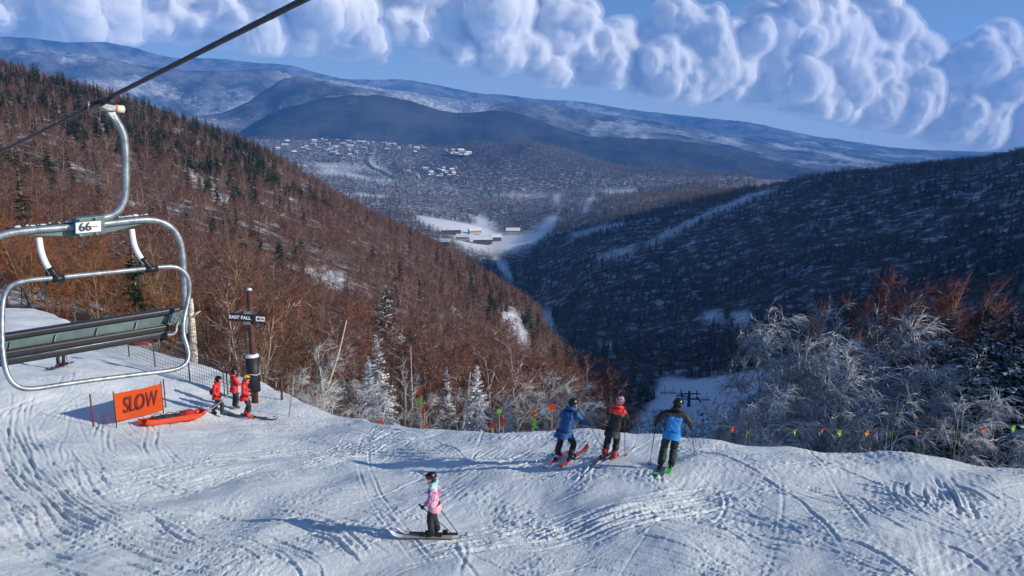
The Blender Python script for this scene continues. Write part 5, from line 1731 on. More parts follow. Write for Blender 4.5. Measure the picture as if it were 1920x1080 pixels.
# --- skier in pink
p = snow_pt(814, 1008, .03); hd = R(84)
root, H_, W_, J_ = person("small skier in pink and mint jacket standing alone on the piste", p, hd, feet_height(814, 1008, 888),
    dict(pelvis=(0, -.02, .93), belly=(0, .0, 1.08), chest=(0, .0, 1.26), neck=(0, .02, 1.45), head=(0, .05, 1.59), crown=(0, .05, 1.68), el_l=(-.27, .0, 1.14), wr_l=(-.26, .18, .95), el_r=(.27, -.10, 1.16), wr_r=(.28, .02, .94), kn_l=(-.12, .07, .5), kn_r=(.12, .03, .5),
         an_l=(-.13, .02, .13), to_l=(-.13, .20, .06), an_r=(.13, -.08, .13), to_r=(.13, .1, .06)),
    (M_PINK, M_DARKPANT, M_BOOT), M_HELM, M_PINKLENS, (0, 0), R(38), yoke=M_MINT, sleeve=M_PURPLE, bulk=1.02)
gear(W_, J_, 'l', hd, 1.35, "near ski of the skier in pink, pale tip pointing left", M_SKI_TAN, M_SKI_WHITE, ground_pitch(p, hd), base=M_SKI_TAN)
gear(W_, J_, 'r', hd, 1.35, "far ski of the skier in pink, pale tip pointing left", M_SKI_DARK, M_SKI_WHITE, ground_pitch(p, hd))
ski_pole("near pole of the skier in pink, slanting back to the right", H_['l'], snow_pt(858, 1006))
ski_pole("far pole of the skier in pink, slanting back to the right", H_['r'], snow_pt(865, 1002))

# --- patrollers
M_WHITECROSS = mat("white_cross", (0.8, 0.8, 0.8), 0.6)
walkA = dict(pelvis=(0, 0, .93), chest=(0, .06, 1.26), belly=(0, .02, 1.08), neck=(0, .09, 1.44), head=(0, .12, 1.57), crown=(0, .12, 1.65), el_l=(-.24, -.08, 1.10), wr_l=(-.16, .10, .93), el_r=(.26, -.04, 1.10), wr_r=(.20, .14, .92),
             kn_l=(-.10, -.04, .50), an_l=(-.11, -.24, .14), to_l=(-.11, -.06, .06), kn_r=(.10, .22, .52), an_r=(.11, .18, .13), to_r=(.11, .36, .06))
p = snow_pt(409, 779, .02)
hA = feet_height(409, 779, 704)
rootA, HA, WA, JA = person("ski patroller in red with black helmet pulling the sled handles", p, R(-82), hA, walkA, (M_REDJ, M_DARKPANT, M_BOOT), M_HELM, M_LENS, pack=M_BLACKJ)
p = snow_pt(441, 766, .02)
hB = feet_height(441, 766, 692)
rootB, HB, WB, JB = person("ski patroller in red with white cross on the back, between the other two", p, R(-50), hB,
    dict(el_l=(-.26, .10, 1.14), wr_l=(-.12, .26, 1.05), el_r=(.26, .10, 1.14), wr_r=(.14, .28, 1.08)), (M_REDJ, M_DARKPANT, M_BOOT), M_HELM, M_LENS)
V, F = [], []
for (x0, x1, z0, z1) in ((-.045, .045, 1.14, 1.34), (-.10, .10, 1.195, 1.285)):
    b = len(V); yb_ = -.172 if len(V) == 0 else -.175
    V += [(x0, yb_, z0), (x1, yb_, z0), (x1, yb_, z1), (x0, yb_, z1)]; F.append((b, b + 1, b + 2, b + 3))
mesh_obj("cross_patch", V, F, M_WHITECROSS, rootB)
p = snow_pt(461, 781, .02)
hC = feet_height(461, 781, 701)
stepC = dict(walkA); stepC.update(el_l=(-.28, .0, 1.12), wr_l=(-.26, .20, 1.0), el_r=(.28, .02, 1.12), wr_r=(.26, .22, 1.02), kn_l=(-.12, .14, .50), an_l=(-.13, -.04, .14), to_l=(-.13, .14, .06), kn_r=(.12, .18, .52), an_r=(.13, .10, .13), to_r=(.13, .28, .06))
rootC, HC, WC, JC = person("ski patroller in red with yellow helmet beside the sign post", p, R(-78), hC, stepC, (M_REDJ, M_DARKPANT, M_REDBOOT), M_YHELM, M_LENS, head_yaw=R(-20))
gear(WC, JC, 'l', R(-74), 1.7, "dark far ski of the patroller in yellow helmet", M_SKI_DARK, M_SKI_DARK, ground_pitch(p, R(-74)))
gear(WC, JC, 'r', R(-82), 1.7, "dark near ski of the patroller in yellow helmet", M_SKI_DARK, M_SKI_DARK, ground_pitch(p, R(-82)))

# --- skier half hidden by the chair's bench
p = snow_pt(114, 690, .03); hd = R(-160)
root, H_, W_, J_ = person("skier whose legs show below the lift chair's bench", p, hd, feet_height(114, 690, 632), dict(kn_l=(-.14, .12, .5), kn_r=(.14, .12, .5)), (M_BLACKJ, M_DARKPANT, M_BOOT), M_HELM, M_LENS, (0, R(-8)))
gear(W_, J_, 'l', hd - R(12), 1.6, "red-trimmed ski of the skier under the bench, left one", M_SKI_RED, M_SKI_DARK, ground_pitch(p, hd))
gear(W_, J_, 'r', hd - R(12), 1.6, "dark ski of the skier under the bench, right one", M_SKI_DARK, M_SKI_DARK, ground_pitch(p, hd))
ski_pole("left pole of the skier under the bench", H_['l'], Vector(H_['l']) + Vector((-.2, .3, -1.0)))
ski_pole("right pole of the skier under the bench", H_['r'], Vector(H_['r']) + Vector((.2, .3, -1.0)))

# --- rescue sled
M_SLED = mat("red_sled_shell", (0.62, 0.06, 0.02), 0.4, noise=.15)
M_BLANKET = mat("red_blanket", (0.45, 0.02, 0.02), 0.8, noise=.3, bump=.5)
M_DARKLOAD = mat("dark_cover", (0.03, 0.028, 0.03), 0.8, noise=.4, bump=.5)
a0 = snow_pt(266, 804); a1 = snow_pt(378, 783)
sled = empty("rescue_sled", (a0 + a1) / 2)
ax = (a1 - a0); Ls = ax.length; ax.normalize(); sx = Vector((-ax.y, ax.x, 0)).normalized(); upz = ax.cross(sx) * -1
upz = sx.cross(ax) * -1 if sx.cross(ax).z < 0 else sx.cross(ax)
V, F = [], []
n = 16; prof = [(-.30, .20), (-.27, .06), (-.18, .01), (0, 0), (.18, .01), (.27, .06), (.30, .20)]
for i in range(n + 1):
    u = i / n; k = .55 + .45 * math.sin(min(1, u * 3.2) * math.pi / 2) if u < .5 else .55 + .45 * math.sin(min(1, (1 - u) * 3.2) * math.pi / 2)
    lift = .10 * max(0, (u - .85) / .15) ** 2 + .06 * max(0, (.12 - u) / .12) ** 2
    for q, z in prof:
        V.append(a0 + ax * Ls * u + sx * q * k + upz * (z * (.75 + .25 * k) + lift + .01))
m7 = len(prof)
for i in range(n):
    for j in range(m7 - 1):
        F.append((i * m7 + j, i * m7 + j + 1, (i + 1) * m7 + j + 1, (i + 1) * m7 + j))
F += [tuple(range(m7)), tuple(n * m7 + j for j in range(m7 - 1, -1, -1))]
hull = wpart("hull", V, F, M_SLED, sled, True)
hull.modifiers.new('t', 'SOLIDIFY').thickness = .02


def lump(name, u0, u1, hw, hh, m_, seed):
    g = np.random.default_rng(seed); V, F = [], []; n = 18; k = 12
    for i in range(n + 1):
        u = u0 + (u1 - u0) * i / n; e = math.sin(math.pi * min(max(i / n, .03), .97)) ** .4
        for j in range(k):
            a = 2 * math.pi * j / k; q = 1 + g.normal(0, .06)
            V.append(a0 + ax * Ls * u + sx * math.cos(a) * hw * e * q + upz * (.13 + math.sin(a) * hh * e * q))
    for i in range(n):
        for j in range(k):
            F.append((i * k + j, i * k + (j + 1) % k, (i + 1) * k + (j + 1) % k, (i + 1) * k + j))
    return wpart(name, V, F, m_, sled, True)


lump("dark_cover", .10, .66, .23, .15, M_DARKLOAD, 1); lump("red_blanket", .58, .90, .24, .20, M_BLANKET, 2)
for u in (.25, .45, .62, .78):
    c = a0 + ax * Ls * u
    tube("strap", [c + sx * math.cos(t_) * .25 + upz * (.13 + math.sin(t_) * .19) for t_ in np.linspace(0, math.pi, 12)], .012, M_BLACK, sled, 5)
hb = a0 + ax * Ls * .93
h1 = Vector(HA['l']); h2 = Vector(HA['r'])
ends = []
for sgn, px, py in ((-1, 437, 733), (1, 430, 744)):
    st = hb + sx * .20 * sgn + upz * .12
    en = cam_pt(px, py, (h1.y) * CP + (CAMZ - h1.z) * SP + .3)
    tube("handle", [st, st + (en - st) * .5 + Vector((0, 0, -.03)), en], .018, M_GALV, sled, 8, 4); ends.append((st, en))
for f in (.25, .42, .6):
    tube("handle_brace", [ends[0][0] + (ends[0][1] - ends[0][0]) * f, ends[1][0] + (ends[1][1] - ends[1][0]) * f], .012, M_GALV, sled, 6)
tag(sled, "orange-red rescue sled with strapped load and long steel handles", "rescue sled")
# ================================================================== SIGNS, STAKES, NETS
def fabric_mat(name, col):
    m = bpy.data.materials.new(name); m.use_nodes = True
    t = NT(m.node_tree)
    b = t.n('ShaderNodeBsdfPrincipled'); tr = t.n('ShaderNodeBsdfTranslucent'); mx = t.n('ShaderNodeMixShader'); o = t.n('ShaderNodeOutputMaterial')
    b.inputs['Base Color'].default_value = (*col, 1); b.inputs['Roughness'].default_value = .7; tr.inputs['Color'].default_value = (*col, 1)
    mx.inputs[0].default_value = .35
    t.link(b.outputs[0], mx.inputs[1]); t.link(tr.outputs[0], mx.inputs[2]); t.link(mx.outputs[0], o.inputs[0])
    return m


M_ORANGE = fabric_mat("orange_fabric", (0.80, 0.10, 0.012))
M_LIME = fabric_mat("lime_fabric", (0.30, 0.72, 0.05))
M_AMBER = fabric_mat("amber_fabric", (0.85, 0.30, 0.03))
M_MAROON = mat("maroon_letters", (0.12, 0.015, 0.02), 0.7)
M_STAKE = mat("maroon_stake", (0.16, 0.02, 0.03), 0.6)
M_DARKSTAKE = mat("dark_stake", (0.04, 0.03, 0.03), 0.6)
M_BAMBOO = mat("bamboo", (0.34, 0.24, 0.12), 0.6, noise=.2)
M_POSTWOOD = mat("brown_post", (0.085, 0.028, 0.018), 0.7, noise=.35, nscale=5, bump=.3)
M_SIGNBLACK = mat("black_board", (0.012, 0.012, 0.014), 0.5)
M_WHITE = mat("white_paint", (0.80, 0.80, 0.80), 0.5)
M_NET = mat("brown_net", (0.12, 0.055, 0.035), 0.8)
M_NETGREY = mat("grey_net", (0.10, 0.09, 0.11), 0.8)

# banner
b0 = snow_pt(219, 803); b1 = snow_pt(307, 778)
ban = empty("slow_banner", b0)


def above(p, py):
    """height over p that projects to row py"""
    h = 1.0
    for _ in range(40):
        _, q = project(p.x, p.y, p.z + h); h += (q - py) * .006
    return p + Vector((0, 0, h))


tl, bl = above(b0, 738.5), above(b0, 789.5); tr_, br_ = above(b1, 719), above(b1, 769.5)
tube("pole", [b0 - Vector((0, 0, .2)), above(b0, 734)], .016, M_DARKSTAKE, ban, 8)
tube("pole", [b1 - Vector((0, 0, .2)), above(b1, 715)], .016, M_DARKSTAKE, ban, 8)
V, F = [], []
nx_, ny_ = 24, 10
nrm_b = (tr_ - tl).cross(Vector((0, 0, 1))).normalized()
for i in range(nx_ + 1):
    for j in range(ny_ + 1):
        u, v = i / nx_, j / ny_
        pnt = (tl * (1 - u) + tr_ * u) * v + (bl * (1 - u) + br_ * u) * (1 - v)
        V.append(pnt + nrm_b * (.03 * math.sin(u * 9 + v * 2) * math.sin(math.pi * u)) - Vector((0, 0, .02 * math.sin(math.pi * u))))
for i in range(nx_):
    for j in range(ny_):
        F.append((i * (ny_ + 1) + j, (i + 1) * (ny_ + 1) + j, (i + 1) * (ny_ + 1) + j + 1, i * (ny_ + 1) + j + 1))
fab = wpart("banner_fabric", V, F, M_ORANGE, ban, True)
cB = (tl + tr_ + bl + br_) / 4
hB_ = ((tl - bl).length + (tr_ - br_).length) / 2
let = place_text("SLOW", hB_ * .78, M_MAROON, cB, tr_ - tl, Vector((0, 0, 1)), ban, lift=.045, bold=.004)
bb_ = [v.co for v in let.data.vertices]
# fit the letters to the width of the banner
e1 = (tr_ - tl).normalized(); loc = cB - Vector(ban.location)
wid_ = max((v - loc).dot(e1) for v in bb_) - min((v - loc).dot(e1) for v in bb_)
k_ = (tr_ - tl).length * .72 / wid_
for v in let.data.vertices:
    dd = (v.co - loc).dot(e1); v.co += e1 * dd * (k_ - 1)
tag(ban, "orange fabric banner with the word SLOW between two stakes on the piste", "banner")


def stake(name, label, base, top, rad, m_):
    o = tube(name, [Vector(base) - Vector((0, 0, .25)), top], rad, m_, None, 8)
    # small collar so the stake is not a bare rod
    tag(o, label, "stake")
    return o


s0 = snow_pt(175, 799); stake("marker_stake", "maroon stake standing left of the SLOW banner", s0, above(s0, 739), .022, M_STAKE)
s0 = snow_pt(311, 766); stake("marker_stake", "maroon stake behind the right end of the SLOW banner", s0, above(s0, 711), .022, M_STAKE)
s0 = snow_pt(540, 784); stake("bamboo_stake", "thin bamboo stake leaning right near the crest, right of the sign post", s0, above(snow_pt(540, 784), 703) + Vector((.30, 0, 0)), .018, M_BAMBOO)
s0 = snow_pt(529, 751); stake("marker_stake", "short dark stake behind the bamboo stake", s0, above(s0, 706), .045, M_POSTWOOD)
s0 = snow_pt(421, 735); stake("marker_stake", "dark thin stake behind the patrollers, left of two", s0, above(s0, 694), .018, M_DARKSTAKE)
s0 = snow_pt(427, 738); stake("marker_stake", "dark thin stake behind the patrollers, right of two", s0, above(s0, 695), .022, M_DARKSTAKE)

# trail sign
sb = snow_pt(478, 752); st = above(sb, 544) + Vector((.06, 0, 0))
sign = empty("trail_sign", sb)
tube("post", [sb - Vector((0, 0, .4)), st], [.125, .10], M_POSTWOOD, sign, 14)
tube("snow_cap", [st, st + Vector((0, 0, .05)), st + Vector((0, 0, .08))], [.10, .085, .03], M_SNOWBIT, sign, 14)
rgt = Vector((.985, .10, -.095)).normalized()
cS = above(sb, 594.5) + Vector((-.03, -.16, 0))
sc_ = (cS - Vector((0, 0, CAMZ))).length / FPX
hw, hh = 30.5 * sc_, 7.0 * sc_
upS = (Vector((0, 0, 1)) - rgt * rgt.z).normalized(); nS = rgt.cross(upS)
board = prism("sign_board", [cS - rgt * hw - upS * hh, cS + rgt * hw - upS * hh, cS + rgt * hw + upS * hh, cS - rgt * hw + upS * hh], -nS * .04, M_SIGNBLACK, sign)
for dz in (1.35, -1.35):
    prism("bracket", [cS + upS * hh * dz - rgt * .12 - upS * .05, cS + upS * hh * dz + rgt * .12 - upS * .05, cS + upS * hh * dz + rgt * .12 + upS * .05, cS + upS * hh * dz - rgt * .12 + upS * .05], -nS * .05, M_GALV, sign)
place_text("EAST FALL", hh * 1.15, M_WHITE, cS - rgt * hw * .40, rgt, upS, sign, lift=.012, bold=.006)
for k, off in enumerate((.64, .86)):
    c = cS + rgt * hw * off + nS * .008; q = hh * .62
    prism("symbol_panel", [c - rgt * q - upS * q, c + rgt * q - upS * q, c + rgt * q + upS * q, c - rgt * q + upS * q], nS * .004, M_WHITE, sign)
    c = c + nS * .007
    if k == 0:
        prism("black_diamond", [c - rgt * q * .62, c - upS * q * .62, c + rgt * q * .62, c + upS * q * .62], nS * .003, M_SIGNBLACK, sign)
    else:
        prism("arrow", [c + (rgt * a + upS * b) * q for a, b in ((-.7, .14), (.1, .14), (.1, .5), (.72, 0), (.1, -.5), (.1, -.14), (-.7, -.14))], nS * .003, M_SIGNBLACK, sign)
pb, pt_ = above(sb, 733), above(sb, 668)
pad = tube("crash_pad", [pb, pt_], .235, M_BLACKJ, sign, 18)
tube("pad_snow", [pt_ - Vector((0, 0, .02)), pt_ + Vector((0, 0, .05)), pt_ + Vector((0, 0, .09))], [.245, .235, .12], M_SNOWBIT, sign, 18)
cst = above(sb, 700)
tube("pad_strap", [cst + Vector((math.cos(t_) * .242, math.sin(t_) * .242, .02 * math.sin(3 * t_))) for t_ in np.arange(20) * math.pi / 10], .012, M_WHITE, sign, 6, 0, True)
tag(sign, "tall brown post with black EAST FALL trail sign and black crash pad", "trail sign")


def net(name, label, line, h_of, mesh_w, rad, m_, posts, post_h):
    """line: world base points; strands both ways as thin prisms"""
    P = np.array([tuple(p) for p in line]); sg = np.concatenate([[0], np.cumsum(np.linalg.norm(np.diff(P, axis=0), axis=1))])
    root = empty(name, Vector(P[0]))
    o0 = np.array(root.location)
    def pt(s): return np.array([np.interp(s, sg, P[:, k]) for k in range(3)])
    segs = []
    for s in np.arange(0, sg[-1], mesh_w):
        b = pt(s) - o0; h = h_of(s / sg[-1]); segs.append((b + [0, 0, .05], b + [0, 0, h], rad, rad))
    nz = int(max(h_of(u) for u in (0, .5, 1)) / mesh_w)
    q = np.arange(0, sg[-1], .5)
    for k in range(nz + 1):
        for a, b in zip(q[:-1], q[1:]):
            ha, hb2 = h_of(a / sg[-1]), h_of(b / sg[-1])
            f = k / nz
            segs.append((pt(a) - o0 + [0, 0, .05 + ha * f], pt(b) - o0 + [0, 0, .05 + hb2 * f], rad, rad))
    me = seg_mesh("net_mesh", segs, m_); o = bpy.data.objects.new("net_mesh", me); link(o); o.parent = root; o['kind'] = 'stuff'
    for u in posts:
        b = Vector(pt(u * sg[-1])); tube("post", [b - Vector((0, 0, .3)), b + Vector((0, 0, h_of(u) + post_h))], .025, M_DARKSTAKE, root, 6)
    tag(root, label, "net")
    return root


lineA = [snow_pt(x, y, -.03) for x, y in ((205, 652), (260, 678), (330, 706), (400, 730), (446, 744))]
net("safety_net", "low grey safety net along the piste edge, running down to the patrollers", lineA, lambda u: 1.15, .13, .0065, M_NETGREY, (0, .25, .5, .75, 1), .1)
lineB = []
for x, r in ((330, 39.5), (380, 37.5), (430, 36), (462, 35)):
    q = at_r(x, 640, r); q.z = ground(q.x, q.y); lineB.append(q)
net("safety_net", "tall brown safety net in front of the golden-barked trees", lineB, lambda u: 4.3 - .3 * u, .16, .0065, M_NET, (0, .5, 1), .2)

# corrugated ring
q = at_r(270, 655, 42); q.z = max(ground(q.x, q.y), at_r(270, 668, 42).z)
ring = empty("corrugated_tank", q)
V, F = [], []
n = 40; rows = 19
for i in range(rows):
    for j in range(n):
        a = 2 * math.pi * j / n; rr_ = .78 + .02 * math.cos(i * math.pi)
        V.append(q + Vector((math.cos(a) * rr_, math.sin(a) * rr_, -.2 + i * .055)))
for i in range(rows - 1):
    for j in range(n):
        F.append((i * n + j, i * n + (j + 1) % n, (i + 1) * n + (j + 1) % n, (i + 1) * n + j))
wall_ = wpart("wall", V, F, M_GALV, ring, True); wall_.modifiers.new('t', 'SOLIDIFY').thickness = .01
g3 = random.Random(3)
cs_ = []
for k in range(7):
    a = g3.uniform(0, 6.28); c = q + Vector((math.cos(a) * g3.uniform(0, .45), math.sin(a) * g3.uniform(0, .45), .70 + g3.uniform(-.05, .14)))
    cs_.append(c)
    tube("netting_roll", [c - Vector((.3, .1, 0)), c + Vector((0, 0, .05)), c + Vector((.3, .12, 0))], [.10, .14, .09], M_BLANKET, ring, 8, 3)
tag(ring, "low corrugated steel ring holding red netting at the piste edge", "tank")

# pennant rope behind the crest on the right
FL = [(1338, 803, 0), (1375, 806, 1), (1405, 812, 2), (1492, 812, 2), (1544, 810, 1), (1575, 813, 2), (1628, 813, 3), (1673, 815, 2), (1721, 812, 3), (1793, 812, 2), (1846, 808, 1), (1902, 804, 2), (1990, 797, 0)]
flr = empty("pennant_rope", at_r(1338, 803, 23))
rp = [at_r(x, y - 6, 22.4 + (.6 if x < 1400 else 0)) for x, y, c in FL]
tube("rope", rp, .008, mat("cord", (0.25, 0.26, 0.24), .8), flr, 5, 4)
for k, (x, y, c) in enumerate(FL):
    if not c:
        continue
    t0 = rp[k]; g = random.Random(k)
    w_, h_ = .06 + g.uniform(0, .05), .13 + g.uniform(0, .08)
    V = [t0 + Vector((-w_ * .5, 0, 0)), t0 + Vector((w_ * .6, .03, .01)), t0 + Vector((w_ * g.uniform(-.1, .9), .05, -h_ * .55)), t0 + Vector((w_ * g.uniform(-.9, .1), -.03, -h_)), t0 + Vector((-w_ * .7, .02, -h_ * .4))]
    V2 = [v + Vector((0, .012, 0)) for v in V]
    m_ = {1: M_ORANGE, 2: M_LIME, 3: M_AMBER}[c]
    wpart("pennant", V + V2, [(0, 1, 2), (0, 2, 4), (4, 2, 3), (7, 6, 5), (9, 7, 5), (8, 7, 9), (0, 5, 6, 1), (1, 6, 7, 2), (2, 7, 8, 3), (3, 8, 9, 4), (4, 9, 5, 0)], m_, flr)
tag(flr, "cord of green and orange pennants stretched behind the crest on the right", "pennant rope")
for x, lab in ((1405, "left"), (1673, "middle"), (1793, "right")):
    k = [i for i, f in enumerate(FL) if f[0] == x][0]; t0 = rp[k]
    stake("rope_stake", "thin stake holding the pennant cord, %s one of three" % lab, Vector((t0.x, t0.y, ground(t0.x, t0.y) - .2)), t0 + Vector((0, 0, .1)), .02, M_DARKSTAKE)


# ribbons, discs and stakes behind the crest in the middle
def disc(label, px, py, r, rad, m_):
    c = at_r(px, py, r); root = empty("marker_disc", Vector((c.x, c.y, ground(c.x, c.y))))
    V, F = [], []
    n = 20
    for dy in (-.012, .012):
        for j in range(n):
            a = 2 * math.pi * j / n; V.append(c + Vector((math.cos(a) * rad, dy, math.sin(a) * rad)))
    F = [tuple(range(n)), tuple(range(2 * n - 1, n - 1, -1))] + [(j, (j + 1) % n, n + (j + 1) % n, n + j) for j in range(n)]
    wpart("plate", V, F, m_, root)
    tube("stake", [Vector((c.x, c.y + .03, ground(c.x, c.y) - .2)), c + Vector((0, .03, rad * .6))], .016, M_BAMBOO, root, 6)
    tag(root, label, "marker")


disc("orange disc marker left of the skier in dark blue", 1035, 763, 24, .12, M_ORANGE)
disc("orange disc marker low on the cat road by the crest", 715, 793, 27, .11, M_ORANGE)
disc("lime green disc marker among the frosted shrubs", 936, 771, 25, .085, M_LIME)


def ribbon(label, px, y0, y1, r, cols):
    t0, b_ = at_r(px, y0, r), at_r(px, y1, r)
    root = empty("ribbon_stake", Vector((b_.x, b_.y, ground(b_.x, b_.y))))
    tube("stake", [Vector((b_.x, b_.y + .02, ground(b_.x, b_.y) - .2)), t0 + Vector((0, .02, .1))], .018, M_BAMBOO, root, 6)
    g = random.Random(px); n = len(cols)
    for k, m_ in enumerate(cols):
        a = t0.lerp(b_, k / n); b = t0.lerp(b_, (k + .92) / n); w_ = .085
        V = []
        for i in range(6):
            q = a.lerp(b, i / 5); sw = math.sin(i * 1.4 + k) * .05
            V += [q + Vector((-w_ * g.uniform(.5, 1) + sw, -.01, 0)), q + Vector((w_ * g.uniform(.5, 1) + sw, -.05, g.uniform(-.02, .02)))]
        F = [(2 * i, 2 * i + 1, 2 * i + 3, 2 * i + 2) for i in range(5)]
        o = wpart("ribbon", V, F, m_, root); o.modifiers.new('t', 'SOLIDIFY').thickness = .006
    tag(root, label, "marker")


ribbon("stake wound with orange and green ribbon right of centre, behind the crest", 1001, 762, 803, 24, [M_AMBER, M_ORANGE, M_LIME, M_LIME])
ribbon("orange and yellow ribbon stake right of the thin pale pole", 788, 727, 762, 29, [M_ORANGE, M_LIME])
ribbon("short orange ribbon stake beside the yellow ribbon", 795, 757, 775, 28, [M_ORANGE])
ribbon("small orange ribbon stake right of the lime disc", 943, 783, 800, 24.5, [M_ORANGE])
ribbon("small orange ribbon stake left of the lime disc", 922, 790, 803, 24, [M_ORANGE])
ribbon("tiny orange ribbon at the crest below the ribbon stakes", 800, 793, 802, 23.5, [M_ORANGE])

# ================================================================== VALLEY BUILDINGS
M_ROOF = mat("snow_roof", (0.78, 0.80, 0.84), 0.7)
M_WALLB = mat("brown_siding", (0.10, 0.07, 0.055), 0.8, noise=.2)
M_WALLC = mat("cream_siding", (0.42, 0.38, 0.33), 0.8)
M_GLASS = mat("dark_window", (0.03, 0.04, 0.06), 0.2)


def house_meshes(L, W, H, rise, m_wall):
    hx, hy = L / 2, W / 2
    Vw = [(-hx, -hy, -3), (hx, -hy, -3), (hx, hy, -3), (-hx, hy, -3), (-hx, -hy, H), (hx, -hy, H), (hx, hy, H), (-hx, hy, H), (-hx, 0, H + rise), (hx, 0, H + rise)]
    Fw = [(0, 1, 5, 4), (2, 3, 7, 6), (1, 2, 6, 9, 5), (3, 0, 4, 8, 7)]
    mw = py_mesh("wall", [Vector(v) for v in Vw], Fw, m_wall)
    o_ = 1.1; e = .5
    Vr = []
    for z in (0.05, e):
        Vr += [(-hx - o_, -hy - o_, H - rise * o_ / hy + z), (hx + o_, -hy - o_, H - rise * o_ / hy + z), (hx + o_, 0, H + rise + z), (-hx - o_, 0, H + rise + z), (-hx - o_, hy + o_, H - rise * o_ / hy + z), (hx + o_, hy + o_, H - rise * o_ / hy + z)]
    Fr = [(6, 7, 8, 9), (9, 8, 11, 10), (1, 0, 3, 2), (2, 3, 4, 5), (0, 1, 7, 6), (5, 4, 10, 11), (1, 2, 8, 7), (2, 5, 11, 8), (3, 0, 6, 9), (4, 3, 9, 10)]
    mr = py_mesh("roof", [Vector(v) for v in Vr], Fr, M_ROOF)
    Vg, Fg = [], []
    nwin = max(2, int(L / 4))
    for sgn in (-1,):
        for k in range(nwin):
            x = -hx + (k + .5) * L / nwin; b = len(Vg); y = -hy - .06
            Vg += [(x - .8, y, H * .35), (x + .8, y, H * .35), (x + .8, y, H * .8), (x - .8, y, H * .8)]; Fg.append((b, b + 1, b + 2, b + 3))
    mg = py_mesh("windows", [Vector(v) for v in Vg], Fg, M_GLASS)
    return mw, mr, mg


HK = [house_meshes(18, 11, 5, 4, M_WALLB), house_meshes(26, 12, 6, 4.5, M_WALLC), house_meshes(14, 10, 5, 4, M_WALLC), house_meshes(44, 16, 8, 5, M_WALLB)]


def far_at(px, py, r0, r1):
    """first terrain point along the sight line between two ranges"""
    d = ray(px, py); h = math.hypot(d.x, d.y); best = None
    for r in np.linspace(r0, r1, 160):
        x, y = d.x * r / h, d.y * r / h; e = CAMZ + d.z * r / h - float(far_z(x, y))
        if best is None or abs(e) < best[0]:
            best = (abs(e), x, y)
        if e < 0:
            return Vector((x, y, float(far_z(x, y))))
    return Vector((best[1], best[2], float(far_z(best[1], best[2]))))


def house(label, px, py, r0, r1, k, rz, s=1.0, group=None, name="house", cat="house", dz=3.0):
    p = far_at(px, py, r0, r1); p.z += dz
    e = empty(name, p, rz); e.scale = (s, s, s)
    for nm, me in zip(("wall", "roof", "window"), HK[k]):
        o = bpy.data.objects.new(nm, me); link(o); o.parent = e
    tag(e, label, cat, group)


gh_ = random.Random(21)
LODGE = [(846, 440, 3, .2, .8, "big snow-roofed base lodge at the foot of the sunny hillside"), (868, 452, 1, -.1, .9, "lodge building in front of the big base lodge"), (905, 458, 3, .1, .75, "long low lodge with lit windows beside the shadow edge"),
         (890, 440, 1, .4, .9, "lodge building behind the long low lodge"), (930, 452, 0, .2, 1.0, "small building right of the long low lodge"), (962, 440, 1, 0, 1.0, "dark lift station on the sunlit base area"), (835, 462, 0, -.3, 1.0, "small house left of the base lodges")]
for px, py, k, rz, s, lab in LODGE:
    house(lab, px, py, 950, 1700, k, rz, s, name="lodge_building", cat="building")
ORD = ['first', 'second', 'third', 'fourth', 'fifth', 'sixth', 'seventh', 'eighth', 'ninth', 'tenth', 'eleventh', 'twelfth', 'thirteenth', 'fourteenth', 'fifteenth', 'sixteenth']
clusters = [("village", (612, 700), (262, 294), 2900, 4000, 30, "snow-roofed house in the far village left of the road"), ("road", (715, 800), (268, 288), 2900, 4000, 16, "snow-roofed house in the row right of the road's end"),
            ("valley", (758, 862), (318, 336), 2200, 3600, 22, "snow-roofed house in the cluster on the valley floor"), ("slope", (832, 884), (284, 300), 2600, 4200, 12, "snow-roofed house on the flank of the rounded hill"), ("left", (520, 610), (255, 290), 2900, 4000, 14, "snow-roofed house far left beyond the sunny hillside")]
for nm, (x0, x1), (y0, y1), r0, r1, n, lab in clusters:
    xs = sorted(gh_.uniform(x0, x1) for _ in range(n))
    for i in range(n):
        side = ("%s from the left" % ORD[i]) if i < n / 2 else ("%s from the right" % ORD[n - 1 - i])
        house(lab + ", " + side, xs[i], gh_.uniform(y0, y1), r0, r1, gh_.randrange(3), gh_.uniform(-.6, .6), gh_.uniform(.55, 1.05), lab.replace("snow-roofed house", "houses"), dz=4)

# road climbing out of the valley
RD = [(742, 336), (722, 326), (700, 316), (688, 303), (690, 294), (697, 286), (694, 279), (690, 273)]
mid = [far_at(x, y, 2200, 4800) for x, y in RD]
V, F = [], []
cp = smooth_path([(p.x, p.y) for p in mid], 60)
tg = np.gradient(cp, axis=0); nn = np.stack([-tg[:, 1], tg[:, 0]], 1) / np.hypot(*tg.T)[:, None]
for c, q in zip(cp, nn):
    for sg in (-7, 7):
        x, y = c + q * sg; V.append((x, y, float(far_z(x, y)) + 3.5))
F = [(2 * i, 2 * i + 2, 2 * i + 3, 2 * i + 1) for i in range(59)]
rd = mesh_obj("road", V, F, mat("salted_asphalt", (0.10, 0.11, 0.13), .8), None)
tag(rd, kind="structure", label="grey road winding up out of the valley")

# ================================================================== CLOUDS: a cumulus bank far behind the last ridge
def vapour_material(name, density):
    m = bpy.data.materials.new(name); m.use_nodes = True
    t = NT(m.node_tree)
    p = t.n('ShaderNodeVolumePrincipled'); o = t.n('ShaderNodeOutputMaterial'); t.link(p.outputs[0], o.inputs['Volume'])
    p.inputs['Color'].default_value = (1, 1, 1, 1); p.inputs['Density'].default_value = density; p.inputs['Anisotropy'].default_value = CLOUD_G
    return m


